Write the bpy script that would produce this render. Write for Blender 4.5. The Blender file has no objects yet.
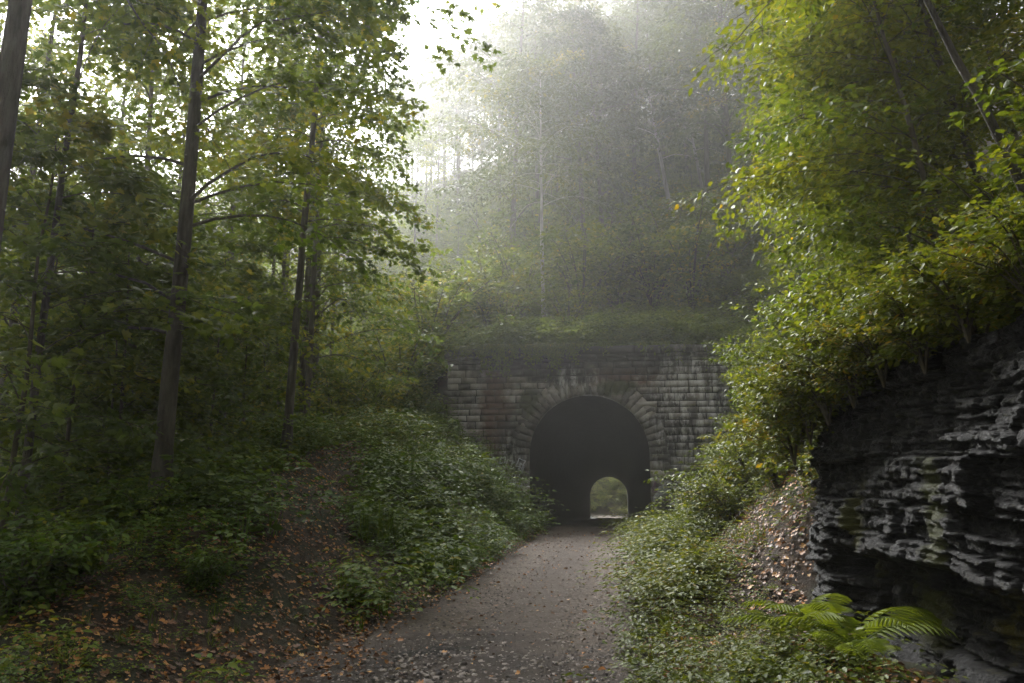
import bpy, math, random
import numpy as np
from mathutils import Vector, Matrix
PI = math.pi
S = bpy.context.scene
COL = S.collection
rng = np.random.default_rng(11)

# ------------------------------------------------------------------ camera
CAMX, CAMZ, YAW, PITCH, LENS = 1.14, 1.7, math.radians(7.39), math.radians(10.36), 28.0
FPX = 1024 * LENS / 36
F = np.array([-math.sin(YAW) * math.cos(PITCH), math.cos(YAW) * math.cos(PITCH), math.sin(PITCH)])
RT = np.array([math.cos(YAW), math.sin(YAW), 0.0])
UP = np.cross(RT, F)
CP = np.array([CAMX, 0.0, CAMZ])
cam = bpy.data.cameras.new('camera'); cam.lens = LENS; cam.sensor_width = 36
cam.clip_start = 0.05; cam.clip_end = 2000
co = bpy.data.objects.new('camera', cam); COL.objects.link(co); S.camera = co
co.location = CP
co.rotation_euler = (PI / 2 + PITCH, 0, YAW)

def at(px, py, d):
    """world point seen at a pixel at forward distance d (used to measure the layout)"""
    return CP + d * (F + (px - 512) / FPX * RT + (341.5 - py) / FPX * UP)

# ------------------------------------------------------------------ noise
def _h(ix, iy, iz, s):
    n = (ix * 374761393 + iy * 668265263 + iz * 2147483647 + s * 1274126177) & 0xffffffff
    n = ((n ^ (n >> 13)) * 1274126177) & 0xffffffff
    n = ((n ^ (n >> 16)) * 2246822519) & 0xffffffff
    return ((n ^ (n >> 15)) & 0xffff) / 65535.0
def vnoise(x, y, z=0.0, s=0):
    x, y, z = np.broadcast_arrays(np.asarray(x, float), np.asarray(y, float), np.asarray(z, float))
    ix, iy, iz = np.floor(x).astype(np.int64), np.floor(y).astype(np.int64), np.floor(z).astype(np.int64)
    fx, fy, fz = x - ix, y - iy, z - iz
    fx, fy, fz = fx*fx*(3-2*fx), fy*fy*(3-2*fy), fz*fz*(3-2*fz)
    r = 0
    for a in (0, 1):
        for b in (0, 1):
            for c in (0, 1):
                w = (fx if a else 1-fx) * (fy if b else 1-fy) * (fz if c else 1-fz)
                r = r + w * _h(ix+a, iy+b, iz+c, s)
    return r * 2 - 1
def fbm(x, y, z=0.0, s=0, o=4):
    r, a, f = 0, 0.5, 1.0
    for i in range(o):
        r = r + a * vnoise(np.asarray(x)*f, np.asarray(y)*f, np.asarray(z)*f, s+i); a *= .5; f *= 2.03
    return r
def ss(a, b, t):
    t = np.clip((np.asarray(t, float) - a) / (b - a), 0, 1); return t*t*(3-2*t)
def lerp(a, b, w): return a*(1-w) + b*w
def sp(d, k=0.5): return k*np.log1p(np.exp(np.clip(np.asarray(d, float)/k, -40, 40)))

# ------------------------------------------------------------------ terrain
YP0, YP1, YE = 33.6, 34.3, 112.0           # portal face, portal back, far end of the tunnel
def floor_z(y): return -2.5*np.clip((np.asarray(y, float)-YP0)/(YE-YP0), 0, 1)
TRAIL = np.array([(-1.9, 7.6), (-2.6, 9.3), (-3.4, 11.5), (-4.3, 14.0), (-5.2, 17.3), (-5.8, 20.0), (-7.6, 23.0), (-10.5, 26)])
def trail_dist(x, y):
    x, y = np.asarray(x, float), np.asarray(y, float); best = np.full(np.broadcast(x, y).shape, 1e9)
    for (ax, ay), (bx, by) in zip(TRAIL[:-1], TRAIL[1:]):
        t = np.clip(((x-ax)*(bx-ax)+(y-ay)*(by-ay))/((bx-ax)**2+(by-ay)**2), 0, 1)
        best = np.minimum(best, np.hypot(x-ax-t*(bx-ax), y-ay-t*(by-ay)))
    return best
def front(x, y):
    xl = -x
    xc = np.interp(y, [-5, 0, 5, 11, 17, 33], [2.1, 2.3, 2.9, 5.0, 5.9, 6.3])
    hc = np.interp(y, [-5, 0, 5, 8, 11, 17, 25, 33], [.2, .2, .3, .75, 1.35, 2.3, 3.3, 4.4])
    p0 = 1.6
    t = np.clip((xl-p0)/(xc-p0), 0, 1)
    bank = hc*(0.55*t + 0.45*(t*t*(3-2*t)))
    d = np.maximum(xl-xc, 0)
    left = bank - (hc+4.2)*(1-np.exp(-np.maximum(d-.6, 0)*0.55/(hc+4.2)))
    rock = .34*ss(1.5, 3.2, x) + 2.2*ss(4.5, 4.9, x) + .85*np.maximum(x-4.9, 0)
    deb = 1.12*sp(x-2.5-.9*ss(19, 30, y), .45) - .22*sp(x-8.5, .8)
    right = lerp(rock, deb, ss(9.4, 11.6, y))
    return np.where(x < 0, left, right)
def hill(x, y):
    h = 7.35 + .30*np.maximum(y-34.3, 0) + .40*sp(y-50, 4)
    h = h - .12*(1-ss(34.2, 35.2, y)) + .34*sp(x-2, 2)*np.maximum(ss(34.6, 42, y), ss(6.2, 9, x)) - .72*(1-.6*ss(42, 75, y))*sp(-5.6-x, .5)
    h = h + np.where(np.abs(x) < 60, 0, 0)
    h = 62 - sp(62-h, 5)
    return np.maximum(h, -4.4 + .02*(y-30))
def back(x, y):
    z = -2.5 + .5*sp(np.abs(x-1)-3.2, .4) + .55*sp(y-123, 1.2)
    return np.minimum(z, 40)
def height(x, y):
    x, y = np.broadcast_arrays(np.asarray(x, float), np.asarray(y, float))
    ax = np.abs(x)
    soft = ss(6.3, 7.6, ax)
    w1 = lerp((y > 33.95).astype(float), ss(29, 39, y), soft)
    w2 = lerp((y > YE-.35).astype(float), ss(YE-8, YE+8, y), ss(6, 12, ax))
    z = lerp(front(x, y), hill(x, y), w1)
    z = lerp(z, back(x, y), w2)
    n = (.22-.16*((y > 33.9) & (y < 35.5) & (ax < 6.5)))*fbm(x*.35, y*.35, 0, 3) + .07*fbm(x*1.6, y*1.6, 0, 9)
    inpath = 1-ss(1.3, 2.2, ax)
    inner = inpath*(y < 33.95) + (ax < 4)*((y > YE-.35) & (y < YE+8))
    return z + n*(1-np.clip(inner, 0, 1)*.93)

# ------------------------------------------------------------------ mesh helpers
def mesh_from(name, verts, tris=None, quads=None, mat=None, smooth=False, tint=None):
    verts = np.asarray(verts, np.float32).reshape(-1, 3)
    me = bpy.data.meshes.new(name)
    tris = np.zeros((0, 3), np.int32) if tris is None else np.asarray(tris, np.int32).reshape(-1, 3)
    quads = np.zeros((0, 4), np.int32) if quads is None else np.asarray(quads, np.int32).reshape(-1, 4)
    me.vertices.add(len(verts)); me.vertices.foreach_set('co', verts.ravel())
    loops = np.concatenate([tris.ravel(), quads.ravel()]).astype(np.int32)
    me.loops.add(len(loops)); me.loops.foreach_set('vertex_index', loops)
    st = np.concatenate([np.arange(len(tris))*3, len(tris)*3+np.arange(len(quads))*4]).astype(np.int32)
    me.polygons.add(len(st)); me.polygons.foreach_set('loop_start', st)
    if smooth: me.polygons.foreach_set('use_smooth', np.ones(len(st), bool))
    me.update(calc_edges=True)
    if tint is not None:
        a = me.attributes.new('tint', 'FLOAT', 'POINT'); a.data.foreach_set('value', np.asarray(tint, np.float32))
    if mat: me.materials.append(mat)
    return me
def link(name, me, parent=None):
    o = bpy.data.objects.new(name, me); COL.objects.link(o)
    if parent is not None: o.parent = parent
    return o
def tag(o, label, cat, group=None):
    o['label'] = label; o['category'] = cat
    if group: o['group'] = group
    return o
def thing(name, label, cat, loc, rz=0.0, group=None, scale=1.0):
    o = bpy.data.objects.new(name, None); COL.objects.link(o); o.empty_display_size = .2
    o.location = loc; o.rotation_euler = (0, 0, rz); o.scale = (scale,)*3
    return tag(o, label, cat, group)
def dup(src, loc, rz, scale, label, group=None, tilt=(0, 0)):
    r = src.copy(); COL.objects.link(r); r.location = loc; r.rotation_euler = (tilt[0], tilt[1], rz); r.scale = (scale,)*3
    r['label'] = label
    if group: r['group'] = group
    elif 'group' in r: del r['group']
    for ch in src.children:
        c = ch.copy(); COL.objects.link(c); c.parent = r
    return r
class MB:
    def __init__(s): s.v = []; s.t = []; s.q = []; s.c = []; s.n = 0
    def add(s, v, t=None, q=None, tint=0.5):
        v = np.asarray(v, float).reshape(-1, 3)
        if t is not None and len(t): s.t.append(np.asarray(t, int).reshape(-1, 3)+s.n)
        if q is not None and len(q): s.q.append(np.asarray(q, int).reshape(-1, 4)+s.n)
        s.v.append(v); s.c.append(np.broadcast_to(np.asarray(tint, float), (len(v),))); s.n += len(v)
    def tube(s, pts, rad, seg=6, tint=.5, cap=True, wob=0):
        pts = np.asarray(pts, float); m = len(pts); rad = np.broadcast_to(rad, (m,))
        tg = np.gradient(pts, axis=0); tg /= np.linalg.norm(tg, axis=1)[:, None]+1e-9
        ref = np.array([1., 0, 0]) if abs(tg[0, 0]) < .8 else np.array([0, 1., 0])
        a = ref-tg*(tg@ref)[:, None]; a /= np.linalg.norm(a, axis=1)[:, None]+1e-9
        b = np.cross(tg, a)
        th = np.arange(seg)*2*PI/seg
        rr = rad[:, None]*np.ones(seg)
        if wob: rr = rr*(1+wob*fbm(pts[:, 2:3]*1.1, th[None]*1.3, pts[0, 0], 5, 3)*2)
        v = pts[:, None]+rr[..., None]*(np.cos(th)[None, :, None]*a[:, None]+np.sin(th)[None, :, None]*b[:, None])
        i = np.arange(m-1)[:, None]*seg; j = np.arange(seg)[None]; k = (j+1) % seg
        q = np.stack([i+j, i+k, i+seg+k, i+seg+j], -1).reshape(-1, 4)
        v = v.reshape(-1, 3); t = None
        if cap:
            v = np.vstack([v, pts[-1]+tg[-1]*rad[-1]*.5]); l = (m-1)*seg
            t = [(l+x, l+(x+1) % seg, m*seg) for x in range(seg)]
        s.add(v, t, q, tint)
    def mesh(s, name, mat, smooth=False):
        return mesh_from(name, np.vstack(s.v), np.vstack(s.t) if s.t else None, np.vstack(s.q) if s.q else None, mat, smooth, np.concatenate(s.c))
# ---- leaves
OV = (np.array([(0, 0, 0), (-.25, .28, .05), (-.24, .62, .04), (0, 1, -.08), (.24, .62, .04), (.25, .28, .05)]),
      np.array([(0, 2, 1), (0, 3, 2), (0, 4, 3), (0, 5, 4)]))
_mp = [(0, 0), (-.34, .02), (-.52, .30), (-.26, .36), (-.46, .78), (-.16, .66), (0, 1.02), (.16, .66), (.46, .78), (.26, .36), (.52, .30), (.34, .02)]
MAPLE = (np.array([(0, .34, .05)]+[(x, y, -.10*(x*x*2+max(y-.4, 0))) for x, y in _mp]),
         np.array([(0, i+1, (i+1) % 12+1) for i in range(12)]))
LONG = (np.array([(0, 0, 0), (-.14, .3, .03), (-.12, .65, .02), (0, 1, -.12), (.12, .65, .02), (.14, .3, .03)]), OV[1])
BLADE = (np.array([(-.02, 0, 0), (.02, 0, 0), (.015, .5, .05), (-.015, .5, .05), (0, 1, -.15)]), np.array([(0, 1, 2), (0, 2, 3), (3, 2, 4)]))
def leaf_arrays(P, D, N, sz, tpl):
    P = np.asarray(P, float); D = np.asarray(D, float); N = np.asarray(N, float); sz = np.asarray(sz, float)
    D = D/(np.linalg.norm(D, axis=1)[:, None]+1e-9)
    X = np.cross(D, N); X /= np.linalg.norm(X, axis=1)[:, None]+1e-9
    N = np.cross(X, D)
    T, fc = tpl
    v = P[:, None]+sz[:, None, None]*(T[None, :, 0:1]*X[:, None]+T[None, :, 1:2]*D[:, None]+T[None, :, 2:3]*N[:, None])
    f = fc[None]+(np.arange(len(P))*len(T))[:, None, None]
    return v.reshape(-1, 3), f.reshape(-1, 3), len(T)
class Leaves:
    def __init__(s): s.P = []; s.D = []; s.N = []; s.s = []; s.c = []
    def add(s, P, D, N, sz, c):
        n = len(P); s.P.append(P); s.D.append(D); s.N.append(N); s.s.append(np.broadcast_to(sz, (n,))); s.c.append(np.broadcast_to(c, (n,)))
    def arr(s): return [np.concatenate(k) for k in (s.P, s.D, s.N, s.s, s.c)]
    def mesh(s, name, mat, tpl=OV):
        P, D, N, sz, c = s.arr()
        v, f, k = leaf_arrays(P, D, N, sz, tpl)
        return mesh_from(name, v, f, None, mat, False, np.repeat(c, k))

# ------------------------------------------------------------------ materials
def newmat(name):
    m = bpy.data.materials.new(name); m.use_nodes = True
    nt = m.node_tree; nt.nodes.clear()
    return m, nt, nt.nodes, nt.links
def node(ns, typ, **kw):
    n = ns.new(typ)
    for k, v in kw.items():
        if k.startswith('i_'): n.inputs[k[2:].replace('_', ' ')].default_value = v
        else: setattr(n, k, v)
    return n
def ramp(ns, stops, interp='LINEAR'):
    r = ns.new('ShaderNodeValToRGB'); r.color_ramp.interpolation = interp
    e = r.color_ramp.elements
    while len(e) < len(stops): e.new(.5)
    for i, (p, c) in enumerate(stops):
        e[i].position = p; e[i].color = (*c, 1) if len(c) == 3 else c
    return r
def g(v): return (v, v, v)
def leaf_mat(name, stops, transl=.38, rough=.45, spec=.4, tmul=1.5):
    m, nt, ns, L = newmat(name)
    a = node(ns, 'ShaderNodeAttribute', attribute_name='tint')
    r = ramp(ns, stops); L.new(a.outputs['Fac'], r.inputs[0])
    p = node(ns, 'ShaderNodeBsdfPrincipled'); p.inputs['Roughness'].default_value = rough
    p.inputs['Specular IOR Level'].default_value = spec
    L.new(r.outputs[0], p.inputs['Base Color'])
    mx = node(ns, 'ShaderNodeMix', data_type='RGBA', blend_type='MULTIPLY'); mx.inputs[0].default_value = 1
    L.new(r.outputs[0], mx.inputs[6]); mx.inputs[7].default_value = (tmul*1.1, tmul, tmul*.35, 1)
    t = node(ns, 'ShaderNodeBsdfTranslucent'); L.new(mx.outputs[2], t.inputs[0])
    ms = node(ns, 'ShaderNodeMixShader'); ms.inputs[0].default_value = transl
    L.new(p.outputs[0], ms.inputs[1]); L.new(t.outputs[0], ms.inputs[2])
    o = node(ns, 'ShaderNodeOutputMaterial'); L.new(ms.outputs[0], o.inputs[0])
    return m
def surf_mat(name, stops, scale=3.0, detail=8, rough=(.7, .95), bump=.3, bscale=25, bdist=.02, tintamt=0, spec=.3, stretch=(1, 1, 1), extra=None):
    """two-scale noise colour + bump; extra(ns, L, colour_socket, coord_socket) may return a changed colour"""
    m, nt, ns, L = newmat(name)
    tc = node(ns, 'ShaderNodeTexCoord'); mp = node(ns, 'ShaderNodeMapping'); mp.inputs['Scale'].default_value = stretch
    L.new(tc.outputs['Object'], mp.inputs[0])
    n1 = node(ns, 'ShaderNodeTexNoise', i_Scale=scale, i_Detail=detail, i_Roughness=.62); L.new(mp.outputs[0], n1.inputs['Vector'])
    r = ramp(ns, stops); fac = n1.outputs[0]
    if tintamt:
        a = node(ns, 'ShaderNodeAttribute', attribute_name='tint')
        ma = node(ns, 'ShaderNodeMath', operation='MULTIPLY_ADD'); L.new(a.outputs['Fac'], ma.inputs[0]); ma.inputs[1].default_value = tintamt
        sb = node(ns, 'ShaderNodeMath', operation='SUBTRACT'); L.new(fac, sb.inputs[0]); sb.inputs[1].default_value = tintamt*.5
        L.new(sb.outputs[0], ma.inputs[2]); fac = ma.outputs[0]
    L.new(fac, r.inputs[0]); c = r.outputs[0]
    if extra: c = extra(ns, L, c, tc.outputs['Object'])
    p = node(ns, 'ShaderNodeBsdfPrincipled'); p.inputs['Specular IOR Level'].default_value = spec
    L.new(c, p.inputs['Base Color'])
    n2 = node(ns, 'ShaderNodeTexNoise', i_Scale=bscale, i_Detail=6, i_Roughness=.65); L.new(mp.outputs[0], n2.inputs['Vector'])
    rr = node(ns, 'ShaderNodeMapRange'); rr.inputs[1].default_value = .3; rr.inputs[2].default_value = .7
    rr.inputs[3].default_value = rough[0]; rr.inputs[4].default_value = rough[1]; L.new(n2.outputs[0], rr.inputs[0]); L.new(rr.outputs[0], p.inputs['Roughness'])
    b = node(ns, 'ShaderNodeBump'); b.inputs['Strength'].default_value = bump; b.inputs['Distance'].default_value = bdist
    L.new(n2.outputs[0], b.inputs['Height']); L.new(b.outputs[0], p.inputs['Normal'])
    o = node(ns, 'ShaderNodeOutputMaterial'); L.new(p.outputs[0], o.inputs[0])
    return m
def mixc(ns, L, fac, a, b):
    x = node(ns, 'ShaderNodeMix', data_type='RGBA')
    if isinstance(fac, (int, float)): x.inputs[0].default_value = fac
    else: L.new(fac, x.inputs[0])
    for s, k in ((a, 6), (b, 7)):
        if isinstance(s, tuple): x.inputs[k].default_value = (*s, 1)
        else: L.new(s, x.inputs[k])
    return x.outputs[2]
def blob(ns, L, coord, centre, size, nscale=2.0, edge=.5, seed=0.0):
    """a soft-edged stain of its own shape: ellipsoid distance broken up by noise"""
    mp = node(ns, 'ShaderNodeMapping', vector_type='POINT')
    mp.inputs['Location'].default_value = tuple(-c/s for c, s in zip(centre, size)); mp.inputs['Scale'].default_value = tuple(1/s for s in size)
    L.new(coord, mp.inputs[0])
    ln = node(ns, 'ShaderNodeVectorMath', operation='LENGTH'); L.new(mp.outputs[0], ln.inputs[0])
    n = node(ns, 'ShaderNodeTexNoise', noise_dimensions='4D', i_Scale=nscale, i_Detail=7, i_Roughness=.7, i_W=seed); L.new(coord, n.inputs['Vector'])
    ma = node(ns, 'ShaderNodeMath', operation='MULTIPLY_ADD'); L.new(n.outputs[0], ma.inputs[0]); ma.inputs[1].default_value = 2.2; L.new(ln.outputs['Value'], ma.inputs[2])
    mr = node(ns, 'ShaderNodeMapRange'); mr.inputs[1].default_value = 1.1+.9+edge*.5; mr.inputs[2].default_value = 1.1+.9-edge*.5
    mr.inputs[3].default_value = 0; mr.inputs[4].default_value = 1; L.new(ma.outputs[0], mr.inputs[0])
    return mr.outputs[0]

M = {}
M['leaf_dark'] = leaf_mat('maple_leaf', [(0, (.035, .062, .012)), (.45, (.07, .105, .018)), (.8, (.11, .14, .022)), (1, (.18, .17, .02))], .58, .5, .3, 1.9)
M['leaf_hill'] = leaf_mat('hill_leaf', [(0, (.035, .055, .018)), (.5, (.062, .085, .022)), (.85, (.10, .115, .025)), (1, (.19, .16, .03))], .4)
M['leaf_bright'] = leaf_mat('sapling_leaf', [(0, (.045, .075, .008)), (.4, (.10, .132, .010)), (.8, (.165, .175, .011)), (.96, (.28, .22, .010)), (1, (.36, .22, .010))], .5, .5, .28, 1.35)
M['leaf_shrub'] = leaf_mat('shrub_leaf', [(0, (.045, .075, .018)), (.5, (.095, .135, .026)), (.85, (.15, .185, .03)), (1, (.25, .22, .03))], .45, .6, .2)
M['leaf_cover'] = leaf_mat('ground_plant_leaf', [(0, (.03, .06, .008)), (.45, (.068, .12, .012)), (.8, (.13, .17, .016)), (1, (.22, .18, .02))], .35, .55, .22)
M['leaf_slope'] = leaf_mat('slope_plant_leaf', [(0, (.04, .06, .010)), (.45, (.085, .115, .014)), (.8, (.14, .155, .018)), (1, (.24, .17, .016))], .35, .5, .28)
M['fern'] = leaf_mat('fern_leaf', [(0, (.08, .125, .014)), (1, (.155, .195, .024))], .4, .6, .2)
M['litter'] = leaf_mat('fallen_leaf', [(0, (.05, .024, .012)), (.3, (.12, .052, .018)), (.58, (.26, .105, .026)), (.8, (.42, .18, .04)), (1, (.50, .32, .09))], .1, .5, .35, 1)
M['bark'] = surf_mat('bark', [(.3, (.035, .030, .025)), (.5, (.085, .075, .062)), (.72, (.14, .125, .10))], 3, 8, (.75, .95), 1, 9, .06, stretch=(3, 3, .6))
M['bark_pale'] = surf_mat('pale_bark', [(.3, (.16, .15, .13)), (.55, (.32, .305, .27)), (.75, (.46, .44, .4))], 3, 8, (.75, .95), .5, 9, .02, stretch=(3, 3, .7))
M['twig'] = surf_mat('stem', [(.3, (.04, .035, .022)), (.7, (.09, .075, .045))], 6, 3, (.7, .9), .1)

def ground_extra(ns, L, c, co_):
    n = node(ns, 'ShaderNodeTexNoise', i_Scale=.7, i_Detail=6); L.new(co_, n.inputs['Vector'])
    r = ramp(ns, [(.45, g(0)), (.62, g(1))]); L.new(n.outputs[0], r.inputs[0])
    return mixc(ns, L, r.outputs[0], c, (.022, .028, .010))
M['ground'] = surf_mat('forest_soil', [(.3, (.016, .011, .007)), (.5, (.035, .023, .014)), (.7, (.075, .043, .023))], 6, 10, (.8, 1), .9, 30, .05, extra=ground_extra)
def path_extra(ns, L, c, co_):
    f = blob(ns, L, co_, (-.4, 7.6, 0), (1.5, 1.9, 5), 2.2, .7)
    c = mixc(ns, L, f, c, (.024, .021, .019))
    n = node(ns, 'ShaderNodeTexNoise', i_Scale=.9, i_Detail=5); L.new(co_, n.inputs['Vector'])
    r = ramp(ns, [(.42, g(0)), (.68, g(.65))]); L.new(n.outputs[0], r.inputs[0])
    c = mixc(ns, L, r.outputs[0], c, (.15, .118, .095))
    sx = node(ns, 'ShaderNodeSeparateXYZ'); L.new(co_, sx.inputs[0])
    n2 = node(ns, 'ShaderNodeTexNoise', i_Scale=.8, i_Detail=4); L.new(co_, n2.inputs['Vector'])
    ab = node(ns, 'ShaderNodeMath', operation='ABSOLUTE'); L.new(sx.outputs[0], ab.inputs[0])
    ad = node(ns, 'ShaderNodeMath', operation='MULTIPLY_ADD'); L.new(n2.outputs[0], ad.inputs[0]); ad.inputs[1].default_value = .7; L.new(ab.outputs[0], ad.inputs[2])
    wr = ramp(ns, [(.0, g(.55)), (.38, g(.5)), (.62, g(0)), (.78, g(0)), (.95, g(.6))]); L.new(ad.outputs[0], wr.inputs[0])
    for e_ in wr.color_ramp.elements: e_.position = min(1, e_.position)
    sc_ = node(ns, 'ShaderNodeMath', operation='MULTIPLY'); L.new(ad.outputs[0], sc_.inputs[0]); sc_.inputs[1].default_value = .55; L.new(sc_.outputs[0], wr.inputs[0])
    return mixc(ns, L, wr.outputs[0], c, (.055, .042, .034))
M['path'] = surf_mat('compacted_gravel', [(.3, (.045, .036, .029)), (.5, (.115, .091, .073)), (.68, (.23, .188, .155))], 14, 12, (.75, .95), 1, 42, .035, extra=path_extra)
M['gravel'] = surf_mat('gravel_stone', [(.3, (.05, .043, .04)), (.55, (.13, .11, .10)), (.75, (.26, .225, .2))], 9, 4, (.6, .9), .3, tintamt=.9)
def rock_extra(ns, L, c, co_):
    for ctr, sz, sd, col in (((3.6, 5.2, .75), (.8, .8, .3), 1., (.085, .075, .010)), ((3.4, 8.0, 1.25), (.3, .22, .5), 2., (.055, .055, .012)),
                             ((3.45, 6.3, 1.5), (.3, .2, .55), 3., (.045, .05, .012)), ((3.5, 9.7, .9), (.4, .3, .8), 4., (.06, .058, .012)), ((3.5, 7.1, .7), (.3, .5, .3), 7., (.05, .052, .012))):
        c = mixc(ns, L, blob(ns, L, co_, ctr, sz, 6, .35, sd), c, col)
    return c
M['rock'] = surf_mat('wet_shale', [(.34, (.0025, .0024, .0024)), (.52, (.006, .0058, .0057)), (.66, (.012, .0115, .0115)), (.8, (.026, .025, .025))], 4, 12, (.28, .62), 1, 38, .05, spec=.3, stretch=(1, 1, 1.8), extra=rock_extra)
def stone_extra(ns, L, c, co_):
    # rust stain left, lime bloom right and low left, soot above the arch, moss under the coping
    c = mixc(ns, L, blob(ns, L, co_, (-3.9, YP0, 4.6), (.75, 3, 2.2), 1.6, .6, 1.), c, (.115, .062, .040))
    c = mixc(ns, L, blob(ns, L, co_, (1.5, YP0, 6.3), (1.9, 3, .45), 1.8, .6, 2.), c, (.12, .06, .034))
    c = mixc(ns, L, blob(ns, L, co_, (-1.2, YP0, 6.4), (1.6, 3, .5), 1.4, .7, 5.), c, (.04, .038, .035))
    for ctr, sz, sd in (((2.0, YP0, 7.2), (4.5, 3, .9), 15.), ((-3, YP0, 7.2), (3.5, 3, .6), 16.), ((3.6, YP0, 3.6), (1.2, 3, 1.2), 17.), ((-3.2, YP0, 3.2), (.8, 3, 1.6), 18.), ((5.6, YP0, 4.5), (.7, 3, 2.5), 19.)):
        c = mixc(ns, L, blob(ns, L, co_, ctr, sz, 1.7, 1.0, sd), c, (.06, .057, .053))
    st = node(ns, 'ShaderNodeMapping'); st.inputs['Scale'].default_value = (1.3, 1, .35); L.new(co_, st.inputs[0])
    n = node(ns, 'ShaderNodeTexNoise', i_Scale=2.6, i_Detail=9, i_Roughness=.72); L.new(st.outputs[0], n.inputs['Vector'])
    dr = ramp(ns, [(.47, g(0)), (.6, g(1))]); L.new(n.outputs[0], dr.inputs[0])
    for ctr, sz, sd, k in (((4.4, YP0, 5.1), (1.9, 3, 3.0), 3., 1.), ((-4.2, YP0, 2.0), (2.3, 3, 1.6), 4., .85), ((-.5, YP0, 6.0), (1.1, 3, .6), 6., .8), ((-5.2, YP0, 4.4), (.7, 3, 2.4), 8., .35), ((2.9, YP0, 2.2), (.5, 3, 1.2), 9., .35)):
        f = blob(ns, L, co_, ctr, sz, 1.3, .9, sd)
        m = node(ns, 'ShaderNodeMath', operation='MULTIPLY'); L.new(f, m.inputs[0]); L.new(dr.outputs[0], m.inputs[1])
        m2 = node(ns, 'ShaderNodeMath', operation='MULTIPLY'); L.new(m.outputs[0], m2.inputs[0]); m2.inputs[1].default_value = k
        c = mixc(ns, L, m2.outputs[0], c, (.58, .56, .54))
    c = mixc(ns, L, blob(ns, L, co_, (1.2, YP0, 5.85), (.9, 3, .35), 3, .5, 11.), c, (.055, .06, .022))
    c = mixc(ns, L, blob(ns, L, co_, (-2.5, YP0, 5.3), (.5, 3, .6), 3, .5, 12.), c, (.06, .065, .03))
    return c
M['stone'] = surf_mat('sandstone_block', [(.28, (.07, .063, .057)), (.5, (.20, .178, .158)), (.74, (.37, .335, .295))], 2.2, 9, (.75, .95), .7, 16, .03, tintamt=.5, extra=stone_extra)
M['mortar'] = surf_mat('mortar', [(.3, (.02, .018, .016)), (.7, (.06, .055, .05))], 5, 5, (.9, 1), .4)
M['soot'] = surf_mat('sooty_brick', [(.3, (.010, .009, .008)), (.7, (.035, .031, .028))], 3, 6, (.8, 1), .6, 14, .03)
M['paint_white'] = surf_mat('spray_paint_white', [(.3, (.45, .46, .5)), (.7, (.7, .7, .74))], 6, 3, (.5, .7), .1)
M['paint_violet'] = surf_mat('spray_paint_violet', [(.3, (.10, .05, .10)), (.7, (.2, .10, .17))], 6, 3, (.5, .7), .1)

# ------------------------------------------------------------------ ground
def axis(segs):
    out = []
    for a, b, st in segs: out.append(np.arange(a, b-1e-6, st))
    return np.concatenate(out)
xs = axis([(-260, -60, 20), (-60, -20, 4), (-20, -8, .6), (-8, 8, .16), (8, 20, .6), (20, 60, 4), (60, 261, 20)])
ys = axis([(-120, -20, 10), (-20, 2, 2), (2, 33.7, .2)])
ys = np.concatenate([ys, [33.8, 34.15], axis([(34.4, 60, .5), (60, YE-1.4, 3)]), [YE-.5, YE-.1], axis([(YE+.4, YE+30, 1), (YE+30, 300, 10)])])
GX, GY = np.meshgrid(xs, ys)
GZ = height(GX, GY)
nx, ny = len(xs), len(ys)
ii, jj = np.meshgrid(np.arange(ny-1), np.arange(nx-1), indexing='ij')
q = np.stack([ii*nx+jj, ii*nx+jj+1, (ii+1)*nx+jj+1, (ii+1)*nx+jj], -1)
cx = (xs[:-1]+xs[1:])/2
hole = np.zeros((ny-1, nx-1), bool)
for k in range(ny-1):
    if (ys[k] <= 33.85 and ys[k+1] >= 34.1) or (abs(ys[k]-(YE-.5)) < .01): hole[k] = np.abs(cx) < 3.0
q = q[~hole].reshape(-1, 4)
gnd = link('ground', mesh_from('ground', np.stack([GX, GY, GZ], -1), None, q, M['ground'], True)); gnd['kind'] = 'structure'

# gravel track, draped over the ground, ragged edges
us = np.linspace(-1, 1, 61); vs = axis([(1, 20, .1), (20, 34.6, .25), (35, YE+10, 2.5)])
U, V = np.meshgrid(us, vs)
edge = 1.62+.25*fbm(V*.5, np.sign(U)*7, 0, 21)+.10*fbm(V*2.5, np.sign(U)*7, 0, 22) + np.where(U < 0, .35*(1-ss(7, 13, V)), .1*(1-ss(7, 12, V))-.36*(1-ss(9, 15, V)))
PX = U*edge
PZ = np.where(V > 33.4, floor_z(V)+.02, height(PX, V))+.075+.03*fbm(PX*2, V*2, 0, 31)*1.0+.018*fbm(PX*7, V*7, 0, 33) - .05*np.exp(-((np.abs(PX)-.75)/.3)**2)*.6 - .06*ss(.9, 1, np.abs(U))
i, j = np.meshgrid(np.arange(len(vs)-1), np.arange(60), indexing='ij')
q = np.stack([i*61+j, i*61+j+1, (i+1)*61+j+1, (i+1)*61+j], -1).reshape(-1, 4)
o = link('gravel_path', mesh_from('gravel_path', np.stack([PX, V, PZ], -1), None, q, M['path'], True)); o['kind'] = 'structure'

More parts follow.
